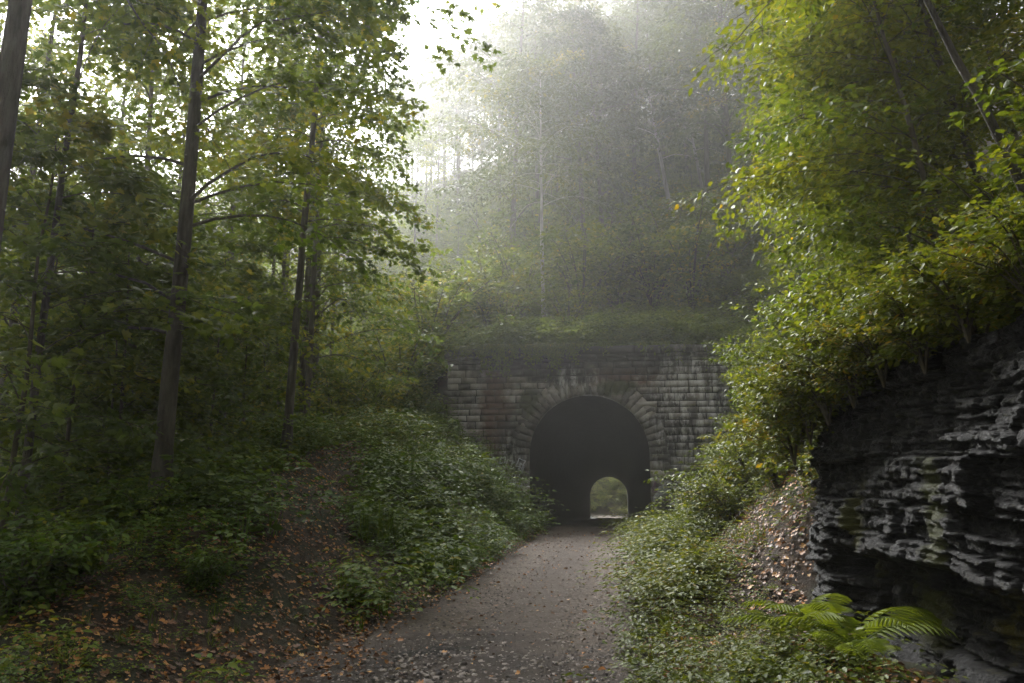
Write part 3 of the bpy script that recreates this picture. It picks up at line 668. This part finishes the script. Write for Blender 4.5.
# shrubs on the hill and the flank beside the portal
sh = [gen_shrub(100+k, 2.6, 1.5, 13, 9, 30, .13, OV, 'leaf_shrub', (.3, .9), spray=.26) for k in range(3)]
shy = [gen_shrub(110+k, 2.8, 1.6, 13, 9, 30, .13, OV, 'leaf_bright', (.05, .6), spray=.26) for k in range(2)]
SP = [(395, 34.5, 1.0, 0, 'green shrub on the flank just left of the portal'), (425, 37, 1.25, 0, 'tall green shrub rising over the left end of the portal coping'), (372, 39, 1.1, 0, 'misty shrub low on the flank left of the portal'),
      (452, 40, 1.2, 1, 'yellow-green shrub above the left end of the coping'), (490, 39, 1.0, 1, 'yellow-green shrub above the coping left of the pale trunk'), (520, 43, 1.25, 0, 'green shrub directly left of the pale trunk'),
      (585, 40, 1.15, 1, 'yellow-tinged shrub right of the pale trunk'), (620, 41, 1.3, 1, 'large yellow-tinged shrub above the right of the arch'), (660, 40, 1.2, 0, 'dark green shrub above the right end of the coping'),
      (700, 38, 1.2, 0, 'dark shrub where the coping meets the right slope'), (560, 47, 1.2, 0, 'faint shrub in the second row above the arch'), (640, 49, 1.3, 0, 'faint shrub in the second row right of the pale trunk'),
      (470, 48, 1.2, 0, 'faint shrub in the second row over the left of the portal'), (410, 45, 1.3, 0, 'pale misty shrub at the hill foot left of the portal'), (345, 33, .9, 0, 'shrub beyond the crest at the trail end'),
      (690, 47, 1.3, 0, 'faint shrub at the foot of the leaning pale trunk'), (735, 42, 1.3, 0, 'dim shrub below the second leaning trunk'), (330, 27, .8, 0, 'low shrub beside the twin slender trunks'), (358, 29, .8, 0, 'low shrub on the crest right of the trail'),
      (505, 37, .8, 0, 'dark green shrub on the bank edge left of the pale trunk'), (570, 37, .75, 1, 'small yellow-green shrub on the bank edge right of the pale trunk'), (605, 45, 1.3, 0, 'green shrub behind the yellow-tinged one right of the pale trunk'), (680, 43, 1.3, 1, 'yellow-green shrub under the pale leaning trunk'), (545, 53, 1.5, 0, 'faint wide shrub high behind the pale trunk'), (600, 55, 1.5, 1, 'faint yellowish shrub highest on the bank above the arch'), (660, 56, 1.5, 0, 'faint shrub highest on the bank towards the leaning trunks'), (500, 54, 1.4, 0, 'faint shrub highest on the left of the bank above the portal'), (440, 52, 1.4, 0, 'misty shrub behind the left end of the portal')]
for k, (px, d, sc, yl, ds) in enumerate(SP):
    x, y = track(px, d); src = shy[k % 2] if yl else sh[k % 3]
    put_shrub('shrub', ds, src, x, y, None, rng.uniform(0, 6), sc*rng.uniform(1.35, 1.8))

# ------------------------------------------------------------------ right slope
rs = [gen_tree(120+k, 6.2, .06, (-1.2, -.4), .08, 1.9, 40, 8, 42, .095, OV, 'leaf_bright', 'twig', .25, bias=(PI, .55), droop=.28, spray=.36, wob=.1, tint=(.05, .75)) for k in range(3)]
RS = [(5.6, 10.5, 1.05, 'yellow-green sapling overhanging the rock face at the right edge'), (6.4, 13.0, 1.0, 'bright sapling on the slope behind the rock corner'), (6.6, 11.6, 1.2, 'sapling in front of the leaning trunk at upper right'),
      (7.2, 16.0, 1.1, 'bright green sapling in the middle of the right slope'), (7.4, 15.0, 1.3, 'tall lime-green sapling high on the right slope'), (8.4, 19.5, 1.0, 'yellowing sapling spreading towards the portal'),
      (9.4, 18.5, 1.35, 'tall bright sapling against the misty wood'), (9.6, 24.0, .95, 'green sapling on the slope above the right portal end'), (10.8, 23.5, 1.35, 'upper sapling behind the tall bright one'),
      (8.6, 13.0, 1.35, 'dense sapling behind the leaning trunk'), (9.8, 17.0, 1.5, 'top sapling on the skyline of the right slope'), (8.6, 28.5, .85, 'dim sapling nearest the portal on the right')]
for k, (x, y, sc, ds) in enumerate(RS):
    put_tree('sapling', ds, rs[k % 3], x, y, 'saplings on the right slope', rng.uniform(-.5, .5), sc, 'sapling')
# leaning trunk top right
p0 = at(1040, 235, 7.6); p1 = at(925, -10, 7.2)
b = np.array([p0[0]+.3, p0[1]]); zb = gz(*b); dv = (p1-np.array([b[0], b[1], zb]))
Hh = dv[2]*1.35
lt = thing('leaning_tree', 'bare grey trunk leaning left over the right slope at the top corner', 'tree', (b[0], b[1], zb))
ms = gen_tree(140, Hh, .075, (dv[0]*1.35, dv[1]*1.35), .86, 1.8, 14, 7, 30, .09, OV, 'leaf_bright', 'bark', .3, wob=.06)
link('trunk', ms[0], lt); link('crown', ms[1], lt)
ub = [gen_tree(150+k, 12, .1, (-1.5, 0), .2, 3.2, 32, 7, 24, .17, OV, 'leaf_bright', 'bark', .4, bias=(PI, .3), spray=.5, tint=(0, .55)) for k in range(2)]
for k, (x, y, ds) in enumerate([(11.5, 15, 'taller tree closing the top right corner above the saplings'), (12, 21, 'taller tree behind the tall bright sapling'), (12.8, 27, 'taller tree on the right skyline towards the misty wood'),
                                (13, 10, 'taller tree at the right edge above the leaning trunk'), (13.2, 34, 'taller dim tree where the right slope meets the hillside wood'), (15, 30, 'taller tree far up behind the right skyline')]):
    put_tree('slope_tree', ds, ub[k % 2], x, y, 'taller trees above the right slope', rng.uniform(-.5, .5), rng.uniform(.9, 1.15))
# low shrubs along the slope and over the rock lip
ls = [gen_shrub(160+k, 1.1, .9, 9, 7, 26, .085, OV, 'leaf_slope', (.1, .8), spray=.17, bias=(PI, .5)) for k in range(3)]
LS = [(4.4, 4.6), (4.5, 5.8), (4.35, 6.9), (4.6, 7.9), (4.3, 8.9), (4.9, 9.8), (4.2, 10.9), (4.6, 11.9), (4.0, 12.8), (4.8, 13.6), (3.9, 14.6), (4.6, 15.6), (3.8, 16.8), (4.5, 18), (4.2, 19.4), (4.6, 20.8), (4.4, 22.4), (4.7, 24),
      (4.7, 25.8), (5.3, 27.5), (5.2, 29.4), (5.8, 31), (6.2, 32.4), (5.6, 8.2), (5.7, 6.2), (5.6, 12.4), (5.5, 14.6), (5.4, 17), (5.5, 19.6), (5.6, 22.4), (5.8, 25.4), (6.0, 28.6), (6.3, 31.6), (3.2, 17), (3.25, 15.6)]
for k, (x, y) in enumerate(LS):
    if y < 10.3: x = max(x+.75, 5.05)
    wh = 'spilling over the lip of the rock face' if y < 10.2 else ('on the lower slope beside the rock corner' if y < 16 else ('on the steep bank midway to the portal' if y < 25 else 'on the steep bank beside the portal'))
    put_shrub('low_shrub', 'low leafy shrub '+wh, ls[k % 3], x, y, 'low shrubs on the right slope', rng.uniform(-.7, .7), rng.uniform(.8, 1.35))

ms_ = [gen_shrub(170+k, 2.3, 1.3, 12, 9, 30, .105, OV, 'leaf_bright', (.05, .6), spray=.22, bias=(PI, .45)) for k in range(2)]
MS = [(4.7, 12.2, .8, 'just behind the rock corner'), (5.3, 14.3, 1.0, 'behind the one at the rock corner'), (4.6, 16.2, .9, 'bulging over the middle of the bank'), (5.5, 17.6, 1.1, 'under the lime-green sapling'),
      (5.0, 19.8, 1.0, 'halfway to the portal'), (5.6, 22.0, 1.15, 'three quarters of the way to the portal'), (5.7, 24.6, .9, 'hanging towards the portal wall'), (6.2, 26.2, 1.2, 'above the one hanging towards the portal wall'),
      (6.6, 29.2, 1.0, 'beside the right end of the portal'), (7.2, 31.8, 1.2, 'covering the right end of the coping'), (7.0, 21.0, 1.3, 'in the second row of the bank'), (7.4, 29, 1.3, 'in the second row near the portal'),
      (5.4, 10.6, .9, 'above the rock corner'), (5.6, 8.6, .9, 'above the middle of the rock face'), (5.5, 6.8, .9, 'above the rock face at the right edge')]
for k, (x, y, sc, ds) in enumerate(MS):
    put_shrub('shrub', 'yellow-green shrub on the right slope '+ds, ms_[k % 2], x, y, 'yellow-green shrubs on the right slope', rng.uniform(-.6, .6), sc)
for k, (x, y, z, sc) in enumerate([(3.55, 9.6, 2.35, .7), (3.3, 9.7, 2.25, .8), (3.35, 9.3, 2.4, .7), (3.3, 8.7, 2.5, .75), (3.4, 8.0, 2.55, .7), (3.45, 7.2, 2.6, .65), (3.5, 6.4, 2.6, .6), (3.5, 5.6, 2.7, .6), (3.6, 4.9, 2.7, .6), (3.15, 9.5, 2.0, .7), (3.2, 8.9, 2.2, .65), (3.25, 8.3, 2.35, .6), (3.3, 7.6, 2.45, .55), (3.45, 9.0, 2.45, .75), (3.6, 8.2, 2.5, .8), (3.65, 7.4, 2.6, .7), (3.7, 6.7, 2.6, .75), (3.75, 6.0, 2.6, .7), (3.8, 5.3, 2.65, .7), (4.0, 4.7, 2.65, .7), (4.2, 9.3, 2.6, .95), (4.3, 8.0, 2.75, .95), (4.4, 6.4, 2.8, .95), (4.0, 10.2, 2.0, .8), (3.9, 10.6, 1.4, .7)]):
    put_shrub('low_shrub', 'low leafy shrub spilling over the lip of the rock face', ls[k % 3], x, y, 'low shrubs on the right slope', rng.uniform(-.7, .7), sc, z=z)

# beyond the far mouth of the tunnel
for k, (x, y) in enumerate([(-3, 128), (1.5, 131), (5, 127), (9, 133), (-8, 132), (13, 129), (3.5, 138), (-1, 140), (9, 141)]):
    put_tree('wood_tree', 'sunlit tree seen small through the far mouth of the tunnel', bg[k % 3], x, y, 'trees beyond the far tunnel mouth', k*1.3, .8)
for k, (x, y) in enumerate([(-1, 124.5), (2, 126), (4.5, 124), (6.5, 127), (1, 129), (8.5, 125), (3.6, 129.5)]):
    put_shrub('shrub', 'green bush seen small through the far mouth of the tunnel', sh[k % 3], x, y, 'bushes beyond the far tunnel mouth', k*1.1, .9)
# wood behind the photographer, shading the near ground
for k, (x, y) in enumerate([(-6, -4), (-3.5, -9), (5, -7), (11.5, -6), (-11, 1), (14, 2), (1.5, -14), (-13, 3)]):
    put_tree('wood_tree', 'tree standing beside the path outside the picture', bg[k % 3], x, y, 'trees around the near end of the path', k*1.7, 1.0)

# ------------------------------------------------------------------ ground cover
def plant_templates(kind, n, seed):
    out = []
    for k in range(n):
        r = np.random.default_rng(seed+k); L = Leaves()
        if kind == 'nettle':
            for s in range(r.integers(2, 5)):
                b = r.normal(0, .09, 2); h = r.uniform(.22, .55); lean = r.normal(0, .12, 2)
                for lv_ in range(6):
                    u = (lv_+1)/6; a0 = lv_*1.6+r.uniform(0, .5)
                    for a in (a0, a0+PI):
                        d = np.array([[math.cos(a), math.sin(a), -.15+.5*(u > .9)]])
                        L.add(np.array([[b[0]+lean[0]*u, b[1]+lean[1]*u, h*u]])+d*.015, d, np.array([[0, 0, 1.]])+r.normal(0, .25, (1, 3)), (.115-.05*u)*r.uniform(.8, 1.3), np.clip(r.normal(.35+.25*u, .12), 0, 1))
        elif kind == 'bramble':
            for s in range(3):
                a = r.uniform(0, 2*PI); ln = r.uniform(.4, .9); h = r.uniform(.2, .45)
                for q_ in range(9):
                    u = (q_+1)/9; p = np.array([math.cos(a)*ln*u, math.sin(a)*ln*u, h*math.sin(u*2.6)+.03])
                    for da in (-1.1, 0, 1.1):
                        aa = a+(1 if q_ % 2 else -1)*.9+da
                        d = np.array([[math.cos(aa), math.sin(aa), -.2]])
                        L.add(p[None]+d*.03, d, np.array([[0, 0, 1.]])+r.normal(0, .3, (1, 3)), r.uniform(.05, .085), np.clip(r.normal(.4, .18), 0, 1))
        elif kind == 'grass':
            for s in range(16):
                a = r.uniform(0, 2*PI); d = np.array([[math.cos(a)*.45, math.sin(a)*.45, 1.]])
                L.add(r.normal(0, .04, (1, 3))*np.array([[1, 1, 0]]), d, np.array([[math.cos(a), math.sin(a), .3]]), r.uniform(.18, .42), np.clip(r.normal(.5, .15), 0, 1))
        else:  # low rosette
            for s in range(11):
                a = r.uniform(0, 2*PI); rr = r.uniform(.02, .2); d = np.array([[math.cos(a), math.sin(a), r.uniform(-.2, .3)]])
                L.add(np.array([[math.cos(a)*rr, math.sin(a)*rr, r.uniform(.04, .16)]]), d, np.array([[0, 0, 1.]])+r.normal(0, .3, (1, 3)), r.uniform(.05, .1), np.clip(r.normal(.4, .18), 0, 1))
        out.append(L.arr())
    return out
TP = {k: plant_templates(k, 6, 300+i*20) for i, k in enumerate(('nettle', 'bramble', 'grass', 'rosette'))}
def scatter(name, X, Y, kinds, probs, sc, mat, seed, leafmul=1.0, lean=None):
    r = np.random.default_rng(seed); L = {False: Leaves(), True: Leaves()}
    Z = height(X, Y); tn = .22*fbm(X*.5, Y*.5, 0, seed+5)*1.6
    ch = r.choice(len(kinds), len(X), p=probs)
    for kx, kind in enumerate(kinds):
        for tv in range(6):
            idx = np.where((ch == kx) & (np.arange(len(X)) % 6 == tv))[0]
            if not len(idx): continue
            P, D, N, s, c = TP[kind][tv]
            a = r.uniform(0, 2*PI, len(idx)); ca, sa = np.cos(a), np.sin(a); k = np.broadcast_to(sc, (len(X),))[idx]*r.uniform(.7, 1.35, len(idx))
            def rot(V): return np.stack([ca[:, None]*V[None, :, 0]-sa[:, None]*V[None, :, 1], sa[:, None]*V[None, :, 0]+ca[:, None]*V[None, :, 1], np.broadcast_to(V[None, :, 2], (len(idx), len(V)))], -1)
            PP = rot(P)*k[:, None, None]
            if lean is not None: PP[..., 0] += lean*PP[..., 2]
            PP += np.stack([X[idx], Y[idx], Z[idx]-.01], -1)[:, None]
            cc = np.clip(c[None]+tn[idx][:, None]+r.normal(0, .08, (len(idx), 1)), 0, 1)
            ss_ = np.broadcast_to(s[None]*k[:, None]*leafmul, PP.shape[:2])
            L[kind == 'grass'].add(PP.reshape(-1, 3), rot(D).reshape(-1, 3), rot(N).reshape(-1, 3), ss_.ravel(), cc.ravel())
    vs_, fs_, ts_, n0 = [], [], [], 0
    for gk, tpl in ((False, OV), (True, BLADE)):
        if not L[gk].P: continue
        P, D, N, s, c = L[gk].arr(); v, f, k = leaf_arrays(P, D, N, s, tpl)
        vs_.append(v); fs_.append(f+n0); ts_.append(np.repeat(c, k)); n0 += len(v)
    o = link(name, mesh_from(name, np.vstack(vs_), np.vstack(fs_), None, M[mat], False, np.concatenate(ts_)))
    o['kind'] = 'stuff'; return o
def pts(n, x0, x1, y0, y1, keep, seed, ypow=1.0):
    r = np.random.default_rng(seed); X = r.uniform(x0, x1, n); Y = y0+(y1-y0)*r.random(n)**ypow
    k = r.random(n) < keep(X, Y); return X[k], Y[k]
pedge = lambda Y, s: 1.6+.22*fbm(Y*.5, s*7, 0, 21)*1.0
# left bank: dense near the portal side of the trail, thinner over the littered foot
def kl(X, Y):
    d = trail_dist(X, Y); k = ss(.4, .95, d+.25*fbm(X*2, Y*2, 0, 71))
    edge = ss(1.55, 2.0, -X+.2*fbm(X*2, Y*1.5, 0, 72))
    lit = 1-ss(8.8, 10.6, Y+.5*fbm(X, Y, 0, 73))*1.0
    bare = lit*(1-ss(2.3, 3.3, -X+.5*fbm(X*1.1, Y*1.1, 0, 74)))
    return k*edge*(1-.62*bare)*(.25+.75*ss(-.32, -.05, fbm(X*1.3, Y*1.3, 0, 95)))
X, Y = pts(8500, -8.5, -1.4, 2.5, 33.3, kl, 1, 1.1)
scatter('bank_undergrowth', X, Y, ['nettle', 'bramble', 'grass', 'rosette'], [.38, .30, .20, .12], (.5+1.15*ss(-.25, .3, fbm(X*.8, Y*.8, 0, 91)))*(.6+.4*ss(6, 14, Y)), 'leaf_cover', 2)
def kr(X, Y): return ss(1.45, 2.0, X+.36*(1-ss(9, 15, Y))+.25*fbm(X*2, Y*1.5, 0, 76))*np.where((Y < 10.6) & (X > 3.05) & (X < 5.0), 0, 1)*(1-.8*ss(2.5, 2.9, X)*(1-ss(3.8, 4.4, X))*ss(8, 10, Y)*(1-ss(14, 17, Y)))*(1-.65*ss(2.55, 2.9, X)*(1-ss(9.5, 10.5, Y)))
X, Y = pts(8600, 1.0, 8.5, 4.5, 33.3, kr, 3, 1.15)
scatter('slope_undergrowth', X, Y, ['nettle', 'bramble', 'grass', 'rosette'], [.3, .4, .08, .22], (.5+.75*ss(-.25, .3, fbm(X*.8, Y*.8, 0, 92)))*(.55+.45*ss(6, 15, Y)), 'leaf_slope', 4, 1, -.25)
X, Y = pts(12500, -22, 20, 33.2, 92, lambda X, Y: ((Y > 34.6) | (X > 6) | (X < -6.6)).astype(float), 5, 1.9)
scatter('hillside_undergrowth', X, Y, ['nettle', 'bramble', 'grass'], [.4, .5, .1], 1.7+.018*np.maximum(Y-36, 0), 'leaf_shrub', 6, 1.15)
X, Y = pts(3600, -26, -5, 6, 40, lambda X, Y: (X < -np.interp(Y, [5, 11, 17, 33], [3, 5, 6, 6.5])).astype(float), 7)
scatter('wood_undergrowth', X, Y, ['nettle', 'bramble'], [.5, .5], 1.5, 'leaf_cover', 8, 1.1)
X, Y = pts(500, -8, 12, YE+3, YE+24, lambda X, Y: ((np.abs(X) > 3) | (Y > 122)).astype(float), 9)
scatter('far_undergrowth', X, Y, ['nettle', 'bramble'], [.5, .5], 2.2, 'leaf_bright', 10, 1.3)
# ivy and creepers hanging over the coping
r = np.random.default_rng(77); L = Leaves(); iv = MB()
for k in range(330):
    x0 = r.choice([r.uniform(-6, .2), r.uniform(-4.5, 0), r.uniform(2.2, 6.3), r.uniform(-6, 6.3)], p=[.5, .42, .06, .02])
    ln = abs(r.normal(.15, .5))*(1.0 if -5 < x0 < -.3 or x0 > 3.4 else .45)
    p = np.array([x0, YP0+.1, 7.62]); n = int(14+ln*26); u = np.sort(r.random(n))
    tot = .35+ln
    s_ = u*tot
    P = np.stack([x0+r.normal(0, .09, n)+.1*np.sin(s_*4+k), np.where(s_ < .35, YP0+.1-s_*.9, YP0-.24)+r.normal(0, .04, n), 7.66+r.random(n)*.1-np.maximum(s_-.3, 0)], -1)
    D = np.stack([r.normal(0, .6, n), np.full(n, -.5), r.normal(-.6, .4, n)], -1); N = np.stack([r.normal(0, .4, n), np.full(n, -1.), np.full(n, .6)], -1)
    L.add(P, D, N, r.uniform(.06, .13, n), np.clip(r.normal(.45, .2, n), 0, 1))
o = link('ivy', L.mesh('ivy', M['leaf_slope'], OV)); o['kind'] = 'stuff'
X = r.uniform(-6.2, 6.4, 800); Y = r.uniform(YP1+.05, YP1+2.6, 800)
scatter('coping_undergrowth', X, Y, ['nettle', 'bramble', 'grass'], [.45, .45, .1], 1.3+1.2*ss(-.2, .4, fbm(X*.9, Y*.9, 0, 97)), 'leaf_shrub', 12, 1.0)

# ------------------------------------------------------------------ ferns and near bushes
def fern(name, label, x, y, n, ln, seed, zoff=0.0, az0=0, spread=2*PI):
    r = np.random.default_rng(seed); t = thing(name, label, 'fern', (x, y, gz(x, y)+zoff), 0, None)
    rk = MB(); rk.tube([(0, 0, -.08), (0, 0, -.02), (.003, 0, .015)], [.03, .028, .012], 7, .2); link('rootstock', rk.mesh('rootstock', M['twig'], True), t)
    for k in range(n):
        a = az0+spread*(k+.5)/n+r.normal(0, .4); l = ln*r.uniform(.55, 1.2); el = r.uniform(.7, 1.4)
        u = np.linspace(0, 1, 15); hx = l*(np.cos(el)*u+.25*u*u); hz = l*(np.sin(el)*u-.55*u**2.2)
        sp_ = np.stack([np.cos(a)*hx, np.sin(a)*hx, hz], -1); mb = MB(); mb.tube(sp_, .006*(1-u*.8), 4, .3)
        P, D, N, s = [], [], [], []
        side = np.array([-math.sin(a), math.cos(a), 0])
        for uu in np.linspace(.14, .99, 17):
            p = np.array([np.interp(uu, u, sp_[:, c]) for c in range(3)]); tg = unit(np.array([np.interp(min(uu+.05, 1), u, sp_[:, c]) for c in range(3)])-np.array([np.interp(uu-.05, u, sp_[:, c]) for c in range(3)]))
            for sg in (-1, 1):
                pl = l*.21*math.sin(PI*min(1, .12+.88*(1-uu)))**.8*(1 if uu > .25 else .8)+.01
                P.append(p); D.append(side*sg+tg*.5+np.array([0, 0, -.3])); N.append(np.cross(tg, side)*(1)+r.normal(0, .12, 3)); s.append(pl)
        v, f, k_ = leaf_arrays(P, D, N, s, (LONG[0]*np.array([.5, 1, 1]), LONG[1]))
        mb.add(v, f, None, r.uniform(.2, .9)); link('frond', mb.mesh('frond', M['fern']), t)
    return t
fern('fern', 'tall fern with arching fronds against the foot of the rock face', 2.9, 6.75, 10, .95, 1, .12)
fern('fern', 'fern lowest in the frame in front of the rock face', 2.8, 6.2, 8, .6, 2, .1)
fern('fern', 'small fern at the rock foot left of the tall fern', 2.7, 8.2, 8, .5, 3, .04)
fern('fern', 'fern close behind the tall fern against the dark rock face', 2.8, 7.5, 9, .8, 4, .12)
fern('fern', 'small fern among the creepers between the path and the tall fern', 2.4, 6.9, 7, .4, 5, .03)
fern('fern', 'tiny fern close to the rock corner', 2.75, 8.9, 8, .4, 6, .04)
nb = [gen_shrub(180+k, .75, .65, 14, 8, 26, .072, OV, 'leaf_cover', (.1, .6), spray=.16) for k in range(2)]
for k, (px, d, sc, ds) in enumerate([(25, 7.4, 1.0, 'dark leafy bush in the bottom left corner'), (80, 8.2, .9, 'leafy bush right of the corner bush'), (20, 9.2, 1.0, 'leafy bush behind the corner bush at the left edge'), (150, 10.4, .8, 'low bush at the foot of the forked maple'), (210, 9.0, .55, 'small isolated plant among the fallen leaves')]):
    x, y = track(px, d); put_shrub('leafy_bush', ds, nb[k % 2], x, y, None, k*2.1, sc, 'bush')

# ------------------------------------------------------------------ fallen leaves, gravel
def litter(name, X, Y, size, seed, off=.012):
    r = np.random.default_rng(seed); n = len(X); e = .05
    Z = height(X, Y); inp = (np.abs(X) < 1.9) & (Y < 33.5); Z = Z+np.where(inp, .08, off)
    gx, gy = (height(X+e, Y)-height(X-e, Y))/(2*e), (height(X, Y+e)-height(X, Y-e))/(2*e)
    N = np.stack([-gx, -gy, np.ones(n)], -1)+r.normal(0, .28, (n, 3)); a = r.uniform(0, 2*PI, n)
    D = np.stack([np.cos(a), np.sin(a), gx*np.cos(a)+gy*np.sin(a)], -1)
    T = (MAPLE[0]*np.array([1, 1, 0])+np.stack([0*MAPLE[0][:, 0], 0*MAPLE[0][:, 0], .55*MAPLE[0][:, 0]**2+.2*(MAPLE[0][:, 1]-.4)**2], -1), MAPLE[1])
    T2 = (OV[0]*np.array([1.25, 1, 1])+np.stack([0*OV[0][:, 0], 0*OV[0][:, 0], .9*OV[0][:, 0]**2*2-.25*(OV[0][:, 1]-.5)**2], -1), OV[1])
    N += r.normal(0, .22, (n, 3)); P = np.stack([X, Y, Z+r.uniform(0, .03, n)], -1); s_ = size*r.uniform(.3, 1.0, n)**1.0*r.choice([.7, 1, 1.35], n); c_ = np.clip(r.beta(1.3, 1.7, n), 0, 1)
    h = r.random(n) < .45; v1, f1, k1 = leaf_arrays(P[h], D[h], N[h], s_[h], T); v2, f2, k2 = leaf_arrays(P[~h], D[~h], N[~h], s_[~h], T2)
    o = link(name, mesh_from(name, np.vstack([v1, v2]), np.vstack([f1, f2+len(v1)]), None, M['litter'], False, np.concatenate([np.repeat(c_[h], k1), np.repeat(c_[~h], k2)]))); o['kind'] = 'stuff'
def kx(X, Y):
    td = trail_dist(X, Y)
    a = np.maximum((1-ss(.45, 1.1, td)), (1-ss(10.5, 12.5, Y))*ss(1.3, 1.9, -X))
    b = np.exp(-((np.abs(X)-1.75)/.3)**2)*.95
    return np.clip(np.maximum(a, b)+.085, 0, 1)
X, Y = pts(52000, -6.5, 2.0, 2.5, 30, kx, 21, 1.7); litter('fallen_leaves', X, Y, .062, 22)
X, Y = pts(8000, 1.7, 4.6, 5.5, 17, lambda X, Y: np.where((Y < 10.3) & (X > 3.3), 0, .3+.7*ss(2.4, 2.8, X)), 23); litter('fallen_leaves', X, Y, .075, 24, .02)
r = np.random.default_rng(31); n = 17000
X = r.uniform(-1.9, 1.75, n); Y = 6.3+22*r.random(n)**2.2
T = np.array([(1, 0, -.3), (.3, .9, -.2), (-.8, .6, -.3), (-.8, -.6, -.2), (.3, -.9, -.3), (.6, .4, .5), (-.5, .5, .6), (-.1, -.7, .5)])
fc = [(0, 1, 5), (1, 2, 6), (1, 6, 5), (2, 3, 6), (3, 7, 6), (3, 4, 7), (4, 0, 7), (0, 5, 7), (5, 6, 7)]
a = r.uniform(0, 2*PI, n); sz = (.005+.016*r.random(n)**3)*(1+.8*np.exp(-((X+.3)/.9)**2-((Y-7.4)/1.2)**2))
v = np.stack([T[None, :, 0]*np.cos(a)[:, None]-T[None, :, 1]*np.sin(a)[:, None], T[None, :, 0]*np.sin(a)[:, None]+T[None, :, 1]*np.cos(a)[:, None], np.broadcast_to(T[None, :, 2]*.7, (n, 8))], -1)*sz[:, None, None]*r.uniform(.7, 1.3, (n, 8, 1))
v += np.stack([X, Y, height(X, Y)+.07+.03*fbm(X*2, Y*2, 0, 31)+.018*fbm(X*7, Y*7, 0, 33)+sz*.1], -1)[:, None]
o = link('loose_gravel', mesh_from('loose_gravel', v, (np.array(fc)[None]+(np.arange(n)*8)[:, None, None]), None, M['gravel'], False, np.repeat(r.random(n), 8))); o['kind'] = 'stuff'

# ------------------------------------------------------------------ air, sky, sun
HAZE = .0022
m, nt, ns, L = newmat('haze')
pv = node(ns, 'ShaderNodeVolumePrincipled'); pv.inputs['Density'].default_value = HAZE; pv.inputs['Color'].default_value = (.97, .97, .97, 1)
pv.inputs['Anisotropy'].default_value = .8; pv.inputs['Density Attribute'].default_value = ''
o = node(ns, 'ShaderNodeOutputMaterial'); L.new(pv.outputs[0], o.inputs['Volume'])
X0, X1, Y0_, Y1_, Z0, Z1 = -261, 261, -121, 301, -12, 92
v = [(x, y, z) for z in (Z0, Z1) for x, y in ((X0, Y0_), (X1, Y0_), (X1, Y1_), (X0, Y1_))]
hz = link('haze', mesh_from('haze', v, None, [(3, 2, 1, 0), (4, 5, 6, 7), (0, 1, 5, 4), (1, 2, 6, 5), (2, 3, 7, 6), (3, 0, 4, 7)], m)); hz['kind'] = 'stuff'

SUN_EL, SUN_AZ = math.radians(42), math.radians(-34)      # azimuth measured from +Y towards +X
w = bpy.data.worlds.new('World'); S.world = w; w.use_nodes = True
nt = w.node_tree; ns = nt.nodes; L = nt.links; ns.clear()
sky = ns.new('ShaderNodeTexSky'); sky.sky_type = 'NISHITA'; sky.sun_disc = False; sky.sun_elevation = SUN_EL; sky.sun_rotation = SUN_AZ
sky.air_density = 1; sky.dust_density = 6; sky.ozone_density = 1
hs = ns.new('ShaderNodeHueSaturation'); hs.inputs['Saturation'].default_value = .1
bgd = ns.new('ShaderNodeBackground'); bgd.inputs[1].default_value = .06
ow = ns.new('ShaderNodeOutputWorld')
L.new(sky.outputs[0], hs.inputs['Color']); L.new(hs.outputs[0], bgd.inputs[0]); L.new(bgd.outputs[0], ow.inputs[0])
sl = bpy.data.lights.new('sun', 'SUN'); sl.energy = 2.2; sl.angle = math.radians(24); sl.color = (1, .985, .96)
so = bpy.data.objects.new('sun', sl); COL.objects.link(so); so.location = (0, 0, 70)
sd = Vector((math.sin(SUN_AZ)*math.cos(SUN_EL), math.cos(SUN_AZ)*math.cos(SUN_EL), math.sin(SUN_EL)))
so.rotation_euler = sd.to_track_quat('Z', 'Y').to_euler()

S.view_settings.view_transform = 'Standard'; S.view_settings.look = 'None'; S.view_settings.gamma = 1; S.view_settings.use_curve_mapping = False
S.view_settings.exposure = 2.45
S.render.engine = 'CYCLES'
c = S.cycles
c.use_denoising = True; c.max_bounces = 6; c.diffuse_bounces = 3; c.glossy_bounces = 2; c.transmission_bounces = 4; c.volume_bounces = 2; c.transparent_max_bounces = 4
c.sample_clamp_indirect = 4; c.use_adaptive_sampling = True; c.adaptive_threshold = .02
